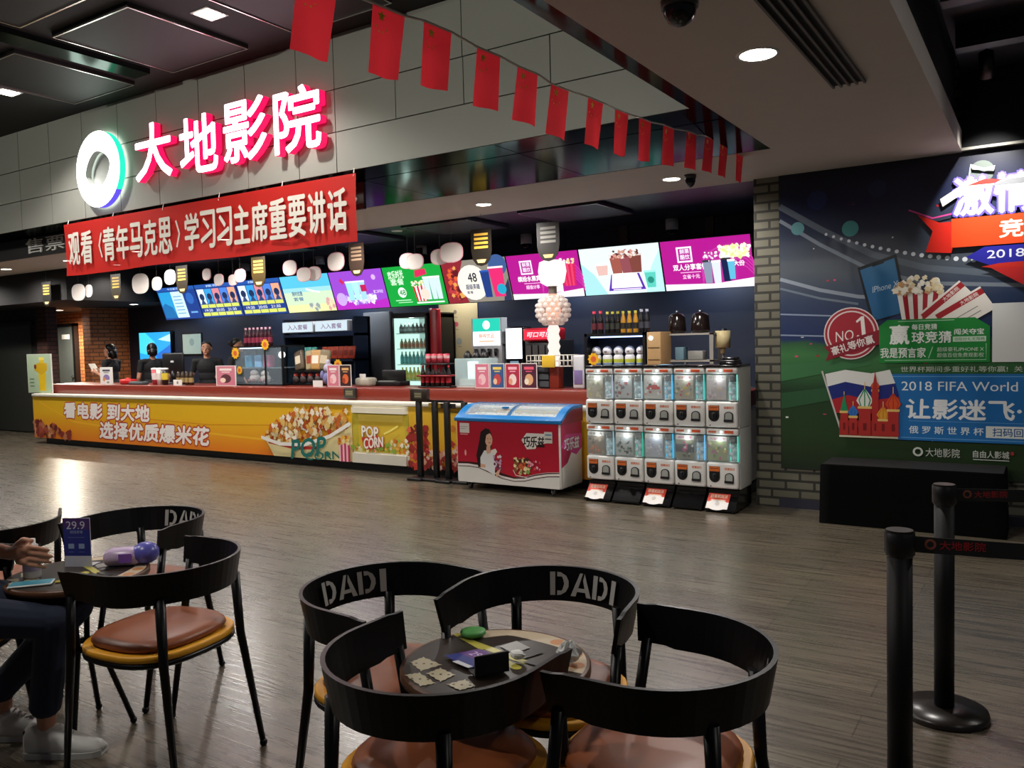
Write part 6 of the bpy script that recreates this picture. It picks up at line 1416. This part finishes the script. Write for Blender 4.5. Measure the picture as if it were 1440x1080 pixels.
stack(MB(), [(sh0(se(.235, .225)), .442), (sh0(se(.24, .23)), .446), (sh0(se(.24, .23)), .462), (sh0(se(.236, .226)), .466)], yel).build('seat_board', ch)
stack(MB(), [(sh0(se(.205, .195)), .466), (sh0(se(.215, .205)), .478), (sh0(se(.208, .198)), .492), (sh0(se(.18, .17)), .503), (sh0(se(.12, .11)), .509), (sh0(se(.05, .05)), .511)], tan).build('cushion', ch)
blk = mat('#070708', .35, noise=.15, spec=.3)
MB().tube([(x, y, .432) for x, y in sh0(se(.232, .222))], .011, blk, 8, True).build('seat_ring', ch)
for s in (-1, 1):
    MB().tube([(s * .262, ARM - .035, .665), (s * .252, .17, .44), (s * .235, .245, .012)], [.015, .016, .011], blk, 10, sy=1.0).sph((s * .235, .246, .013), .015, blk, 10).build('leg', ch)
    MB().tube([(s * .172, -.19, .665), (s * .178, -.20, .44), (s * .205, -.265, .012)], [.019, .016, .011], blk, 10).sph((s * .205, -.266, .013), .015, blk, 10).build('leg', ch)
ch_tree = [(q, []) for q in kids(ch)]
CH = [(-1.705, 1.925, -4, 'black chair left of the near table, its yellow seat edge in view'),
      (-1.26, 2.10, -80, 'black chair on the far side of the near table, pale letters inside'),
      (-1.254, 1.575, 88, 'black chair in front of the near table, back to the camera'),
      (-.796, 1.862, 181, 'black chair right of the near table, nearest the stanchions'),
      (-2.72, 1.81, 187, 'black chair standing between the two tables, tan cushion fully in view'),
      (-3.42, 2.175, -77, 'black chair behind the violet packet, pale letters half hidden'),
      (-4.0, 1.83, 152, 'black chair at the far left behind the white bottle'),
      (-3.42, 1.33, 33, 'black chair the seated person in jeans sits on')]
for x, y, hd, lab in CH: dup(ch, (x, y, 0), radians(hd - 90), lab, None, ch_tree)
for q, _ in ch_tree: bpy.data.objects.remove(q)
bpy.data.objects.remove(ch)

TH = .63


def snack_table(x, y, label, group=None):
    t = thing('snack_table', label, 'table', (x, y, 0), 0, 'small round snack tables'); R_ = .260
    MB().lathe([(.001, TH - .028), (R_ - .012, TH - .028), (R_, TH - .022), (R_, TH - .004), (R_ - .004, TH), (.001, TH)], mat('#5a3a24', .4, noise=.15), n=56).build('tabletop', t)
    p = Print((0, 0, TH + .0003), (1, 0, 0), (0, 1, 0), step=.0001, rough=.35); p.disc(0, 0, R_ - .012, mat('#2c221b', .35, noise=.3, nscale=8), 48)
    # pale scalloped plate picture along the far right rim
    outer = [((R_ - .012) * cos(a), (R_ - .012) * sin(a)) for a in (radians(d_) for d_ in range(10, 152, 6))]; inner = [((R_ - .055 - .018 * abs(sin(3.2 * a))) * cos(a), (R_ - .055 - .018 * abs(sin(3.2 * a))) * sin(a)) for a in (radians(d_) for d_ in range(150, 8, -6))]
    p.poly(outer + inner, '#c9b79c')
    for d_ in (42, 70, 22): p.disc(.222 * cos(radians(d_)), .222 * sin(radians(d_)), .022, '#c88a58')
    def stick(a, b, w=.026):
        d_ = Vector((b[0] - a[0], b[1] - a[1])).normalized(); an = atan2(d_.y, d_.x)
        p.poly([(b[0] + w / 2 * cos(an + k_), b[1] + w / 2 * sin(an + k_)) for k_ in (-pi / 2 + pi * i / 8 for i in range(9))] + [(a[0] + w / 2 * cos(an + pi / 2 + k_), a[1] + w / 2 * sin(an + pi / 2 + k_)) for k_ in (pi * i / 8 for i in range(9))], '#b9b04c')
    stick((-.215, .12), (-.088, .065)); stick((-.133, .085), (.016, .051)); stick((.017, .013), (.074, -.008)); stick((.03, .045), (.072, .035))
    def cracker(pts):
        out = []
        for i in range(len(pts)):
            a, b = Vector(pts[i]), Vector(pts[(i + 1) % len(pts)]); n_ = Vector((b.y - a.y, a.x - b.x)).normalized()
            for k_ in range(6): out.append(tuple(a.lerp(b, k_ / 6) + n_ * (.004 if k_ % 2 else 0)))
        p.poly(out, '#b8ae90'); c_ = sum((Vector(q) for q in pts), Vector((0, 0))) / len(pts)
        for k_ in (-.02, 0, .02): p.disc(c_.x + k_, c_.y + k_ * .4, .004, '#4a4030', 8)
    cracker([(-.205, -.12), (-.195, -.07), (-.112, -.09), (-.136, -.155)]); cracker([(-.16, -.195), (-.133, -.162), (-.050, -.196), (-.075, -.232)]); cracker([(-.115, -.16), (-.104, -.11), (-.039, -.128), (-.045, -.186)]); cracker([(-.025, -.19), (.0, -.14), (.05, -.16), (.03, -.205)])
    p.poly([(-.05, .096), (-.031, .155), (.033, .128), (.012, .069)], '#8c8a86'); p.poly([(.02, .068), (.045, .13), (.085, .115), (.06, .05)], '#161616'); p.poly([(.07, .03), (.085, .06), (.16, .05), (.15, .02)], '#1c1a18')
    p.build('printed_top', t)
    for i in range(4):
        a = pi / 4 + i * pi / 2; MB().tube([(.10 * cos(a), .10 * sin(a), TH - .045), (.06 * cos(a), .06 * sin(a), .34), (.175 * cos(a), .175 * sin(a), .012)], [.012, .011, .011], blk, 10).sph((.175 * cos(a), .175 * sin(a), .013), .014, blk, 10).build('leg', t)
    MB().lathe([(.045, .33), (.075, .33), (.075, .35), (.045, .35), (.045, .33)], blk, n=24).build('leg_ring', t)
    MB().box(-.18, .18, -.02, .02, TH - .045, TH - .028, blk).box(-.02, .02, -.18, .18, TH - .045, TH - .028, blk).build('top_bracket', t)


snack_table(-1.258, 1.83, 'small round table with dark printed top among the four near chairs'); snack_table(-3.22, 1.785, 'small round table at the left edge with a price card and bottle on it')
# things on the near table
bpy.context.view_layer.update()
p = Print((0, 0, .0012), (1, 0, 0), (0, 1, 0), step=.0001); p.poly([(-.085, -.02), (-.028, .068), (.06, .045), (.03, -.06)], '#1c2a7a'); p.poly([(-.062, .015), (-.028, .068), (.03, .053), (-.0, .0)], '#5a2a7a'); p.text('29.9', -.03, .012, .03, .04, '#c8a8d8', .03, rot=-.25); p.poly([(-.04, -.045), (-.03, -.03), (.03, -.045), (.025, -.06)], '#c8c8cc')
m = p.build('flyer', None, (-1.235 - .075, 1.83 - .03, TH + .0075)); tag(m, 'blue and purple flyer lying flat on the near round table', 'flyer')
t = thing('card_stand', 'small black folded card stand on the near round table, seen from behind', 'card stand', (-1.235 + .027, 1.83 - .09, TH + .0075), radians(57)); MB().rbox(-.048, .048, -.004, .004, 0, .055, .002, black).rbox(-.048, .048, .0, .05, 0, .004, .001, black).build('holder', t)
m = MB(); random.seed(3)
s = MB().sph((0, 0, .024), (.034, .03, .026), white, 14); m.add([(x * random.uniform(.8, 1.2), y * random.uniform(.8, 1.2), max(0, z * random.uniform(.8, 1.15))) for x, y, z in s.v], s.f, mat('#d8d8d4', .8), False); tag(m.build('crumpled_tissue', None, (-1.235 + .16, 1.83 + .085, TH + .0075)), 'crumpled pale tissue near the right rim of the near table', 'tissue')
m = MB(); s = MB().sph((0, 0, .012), (.022, .018, .012), white, 12); m.add([(x * random.uniform(.85, 1.2), y * random.uniform(.85, 1.2), max(0, z)) for x, y, z in s.v], s.f, mat('#e0e0dc', .8), False); tag(m.build('crumpled_tissue', None, (-1.235 + .03, 1.83 + .03, TH + .0075)), 'small white scrap of tissue beside the black card stand', 'tissue')
tag(MB().lathe([(.001, 0), (.036, 0), (.038, .003), (.038, .010), (.030, .013), (.001, .014)], mat('#4f9a4a', .5), n=28).build('green_lid', None, (-1.425, 1.96, TH + .0075)), 'green plastic lid lying at the far left rim of the near table', 'lid')
# things on the left table
t = thing('price_card', 'standing blue price card reading 29.9 on the left table', 'price card', (-3.31, 1.835, TH + .0006), radians(27)); w_ = .115
MB().box(-w_ / 2, w_ / 2, 0, .004, 0, .20, mat('#d4d4d8', .4)).box(-w_ / 2, w_ / 2, 0, .06, 0, .004, mat('#d4d4d8', .4)).build('holder', t)
p = Print((-w_ / 2, -.0008, 0)); p.rect(0, 0, w_, .20, '#b8bcc8'); p.rect(0, .045, w_, .20, '#1c2a80'); p.poly([(0, .165), (w_, .150), (w_, .20), (0, .20)], '#44286e'); p.text('29.9', .014, .155, .094, .187, '#c8ccd8', .01); p.text('超值套餐', .03, .137, .085, .149, '#98a4c8', .0); p.rect(.02, .12, .09, .122, '#6a78b0'); p.rect(.02, .075, .045, .095, '#8aa0c0'); p.rect(.065, .075, .09, .095, '#8aa0c0'); p.rect(.02, .06, .045, .063, '#5a68a8'); p.rect(.065, .06, .09, .063, '#5a68a8'); p.build('printed_sheet', t)
m = MB(); m.lathe([(.001, 0), (.030, 0), (.032, .01), (.032, .09), (.024, .115), (.018, .118)], mat('#d0d0ce', .35), n=20).lathe([(.0325, .03), (.0325, .075)], mat('#b8a8c8', .5), n=20); t = thing('white_bottle', 'white plastic bottle gripped by the seated person on the left table', 'bottle', (-3.315, 1.655, TH + .0006)); m.build('body', t); MB().lathe([(.026, .105), (.026, .128), (.017, .134), (.017, .152), (.001, .155)], mat('#e2e2de', .4), n=20).build('cap', t)
t = thing('smartphone', 'pale blue phone lying tilted at the front of the left table', 'phone', (-3.215, 1.60, TH + .001), radians(50)); MB().rbox(-.075, .075, -.036, .036, 0, .008, .004, mat('#d8dcd8', .4)).build('body', t); p = Print((-.07, -.032, .0083), (1, 0, 0), (0, 1, 0)); p.rect(0, 0, .14, .064, '#4a9ab0'); p.build('screen', t)
m = MB(); m.rbox(-.09, .06, -.05, .05, 0, .07, .03, mat('#c0a8c8', .3, noise=.15)).sph((.07, 0, .045), (.055, .055, .045), mat('#5a5ab0', .3, noise=.2)).box(-.02, .03, -.052, -.049, .02, .055, mat('#8a5ab8', .4)); t = m.build('snack_packet', None, (-3.155, 1.955, TH + .0006), (0, 0, radians(40))); tag(t, 'pink and violet snack packet behind the tan chair on the left table', 'packet')
for i, (x, y, a, lab) in enumerate(((-3.13, 1.70, .9, 'yellow wooden stick on the left table beside the phone end'), (-3.20, 1.76, .8, 'yellow wooden stick on the left table behind the bottle'))):
    tag(MB().rbox(-.05, .05, -.013, .013, 0, .006, .003, mat('#b8a83c', .5)).build('wooden_stick', None, (x, y, TH + .0006), (0, 0, a)), lab, 'stick')

# seated person at the left table, most of the body beyond the picture edge
t = thing('person', 'seated person in dark jeans and white sneakers holding a bottle', 'person', (-3.42, 1.335, 0), radians(33 - 90))
JEANS = mat('#131d33', .85, noise=.15, nscale=30); TOP = mat('#3a2418', .8); hs = .515
def loc_(x, y, z):   # world point into the person's own frame
    dx, dy = x + 3.42, y - 1.335; c, s = cos(radians(33 - 90)), sin(radians(33 - 90)); return (dx * c + dy * s, -dx * s + dy * c, z)
P_ = []
kn = (-.02, .445, .515); an = (-.06, .375, .115); kl = (-.20, .43, .515); al = (-.21, .12, .115)
for sgn, k_, a_ in ((1, kn, an), (-1, kl, al)):
    P_ += [('cap', (sgn * .10, .0, hs + .085), .088, k_, .064, JEANS), ('cap', k_, .064, (a_[0], a_[1], .20), .060, JEANS), ('cap', (a_[0], a_[1], .21), .038, a_, .034, SKIN), ('cap', (a_[0], a_[1] - .03, .06), .034, (a_[0], a_[1] + .10, .045), .032, SKIN)]
P_ += [('ell', (0, -.02, hs + .11), (.175, .125, .12), 0, JEANS), ('ell', (0, -.01, hs + .29), (.155, .105, .18), 0, TOP), ('ell', (0, .02, hs + .45), (.17, .11, .15), 0, TOP), ('cap', (-.14, .02, hs + .545), .055, (.14, .02, hs + .545), .055, TOP), ('cap', (0, .02, hs + .55), .055, (0, .045, hs + .66), .048, SKIN)]
hc = (0, .065, hs + .745); P_ += head_prims(hc, SKIN)
wl = Vector(loc_(-3.36, 1.60, .735)); el = Vector(loc_(-3.62, 1.52, .765)); shl = Vector((-.19, .02, hs + .54))
P_ += [('cap', tuple(shl), .055, tuple(shl.lerp(el, .55)), .048, TOP), ('cap', tuple(shl.lerp(el, .5)), .042, tuple(el), .038, SKIN), ('cap', tuple(el), .038, tuple(wl), .028, SKIN)]
fd0 = Vector(loc_(-3.26, 1.625, .73)) - wl
P_ += hand_prims(wl, fd0, Vector(loc_(-3.36, 1.45, .80)) - wl, (0, 0, 1), SKIN, .58, 1.06)
er = Vector((.26, -.02, hs + .27)); wr_ = Vector((.17, .17, hs + .17)); shr = Vector((.19, .02, hs + .54))
P_ += [('cap', tuple(shr), .055, tuple(shr.lerp(er, .55)), .048, TOP), ('cap', tuple(shr.lerp(er, .5)), .042, tuple(er), .038, SKIN), ('cap', tuple(er), .038, tuple(wr_), .028, SKIN)] + hand_prims(wr_, (-.1, 1, -.1), (0, .1, 1), (-1, 0, 0), SKIN, .3)
figure(P_, .0050, 'body', t, 3); hair_cap(hc, t, .16); face_bits(hc, t)
for sgn, a_ in ((1, an), (-1, al)):
    m = MB(); wsh = mat('#cfcfca', .5)
    sec = [(-.078, .028, .0, .10), (-.065, .038, .0, .112), (-.01, .043, .0, .118), (.04, .045, .0, .108), (.085, .047, .0, .082), (.14, .047, .0, .06), (.185, .040, .002, .048), (.21, .022, .006, .036)]
    vs = []; nn = 12
    for y, w, z0, z1 in sec:
        for i in range(nn):
            q = 2 * pi * i / nn; cz = (z0 + z1) / 2; vs.append((a_[0] + w * cos(q), a_[1] + y, max(z0 + .004, cz + (z1 - z0) / 2 * 1.12 * sin(q))))
    m.add(vs, [(j * nn + i, j * nn + (i + 1) % nn, (j + 1) * nn + (i + 1) % nn, (j + 1) * nn + i) for j in range(len(sec) - 1) for i in range(nn)] + [tuple(range(nn)), tuple(range((len(sec) - 1) * nn, len(sec) * nn))], wsh, True)
    o = m.build('sneaker', t)
    MB().lathe([(.0, 0), (.001, 0)], wsh) if False else None
    s2 = MB(); ol = [(a_[0] + (w + .004) * sgn2, a_[1] + y) for sgn2 in (1,) for y, w, _, _ in sec] + [(a_[0] - (w + .004), a_[1] + y) for y, w, _, _ in sec[::-1]]
    s2.prism(ol, 0.0005, .022, mat('#bdbdb8', .6)); s2.build('sole', o)
    MB().rbox(a_[0] - .022, a_[0] + .022, a_[1] - .082, a_[1] - .06, .06, .10, .006, mat('#101820', .6)).build('heel_tab', o)
    m = MB()
    for i in range(4): m.tube([(a_[0] - .022, a_[1] + .045 + i * .018, .100 - i * .010), (a_[0], a_[1] + .047 + i * .018, .116 - i * .011), (a_[0] + .022, a_[1] + .045 + i * .018, .100 - i * .010)], .0025, white, 6)
    m.build('laces', o)
bpy.context.view_layer.update()
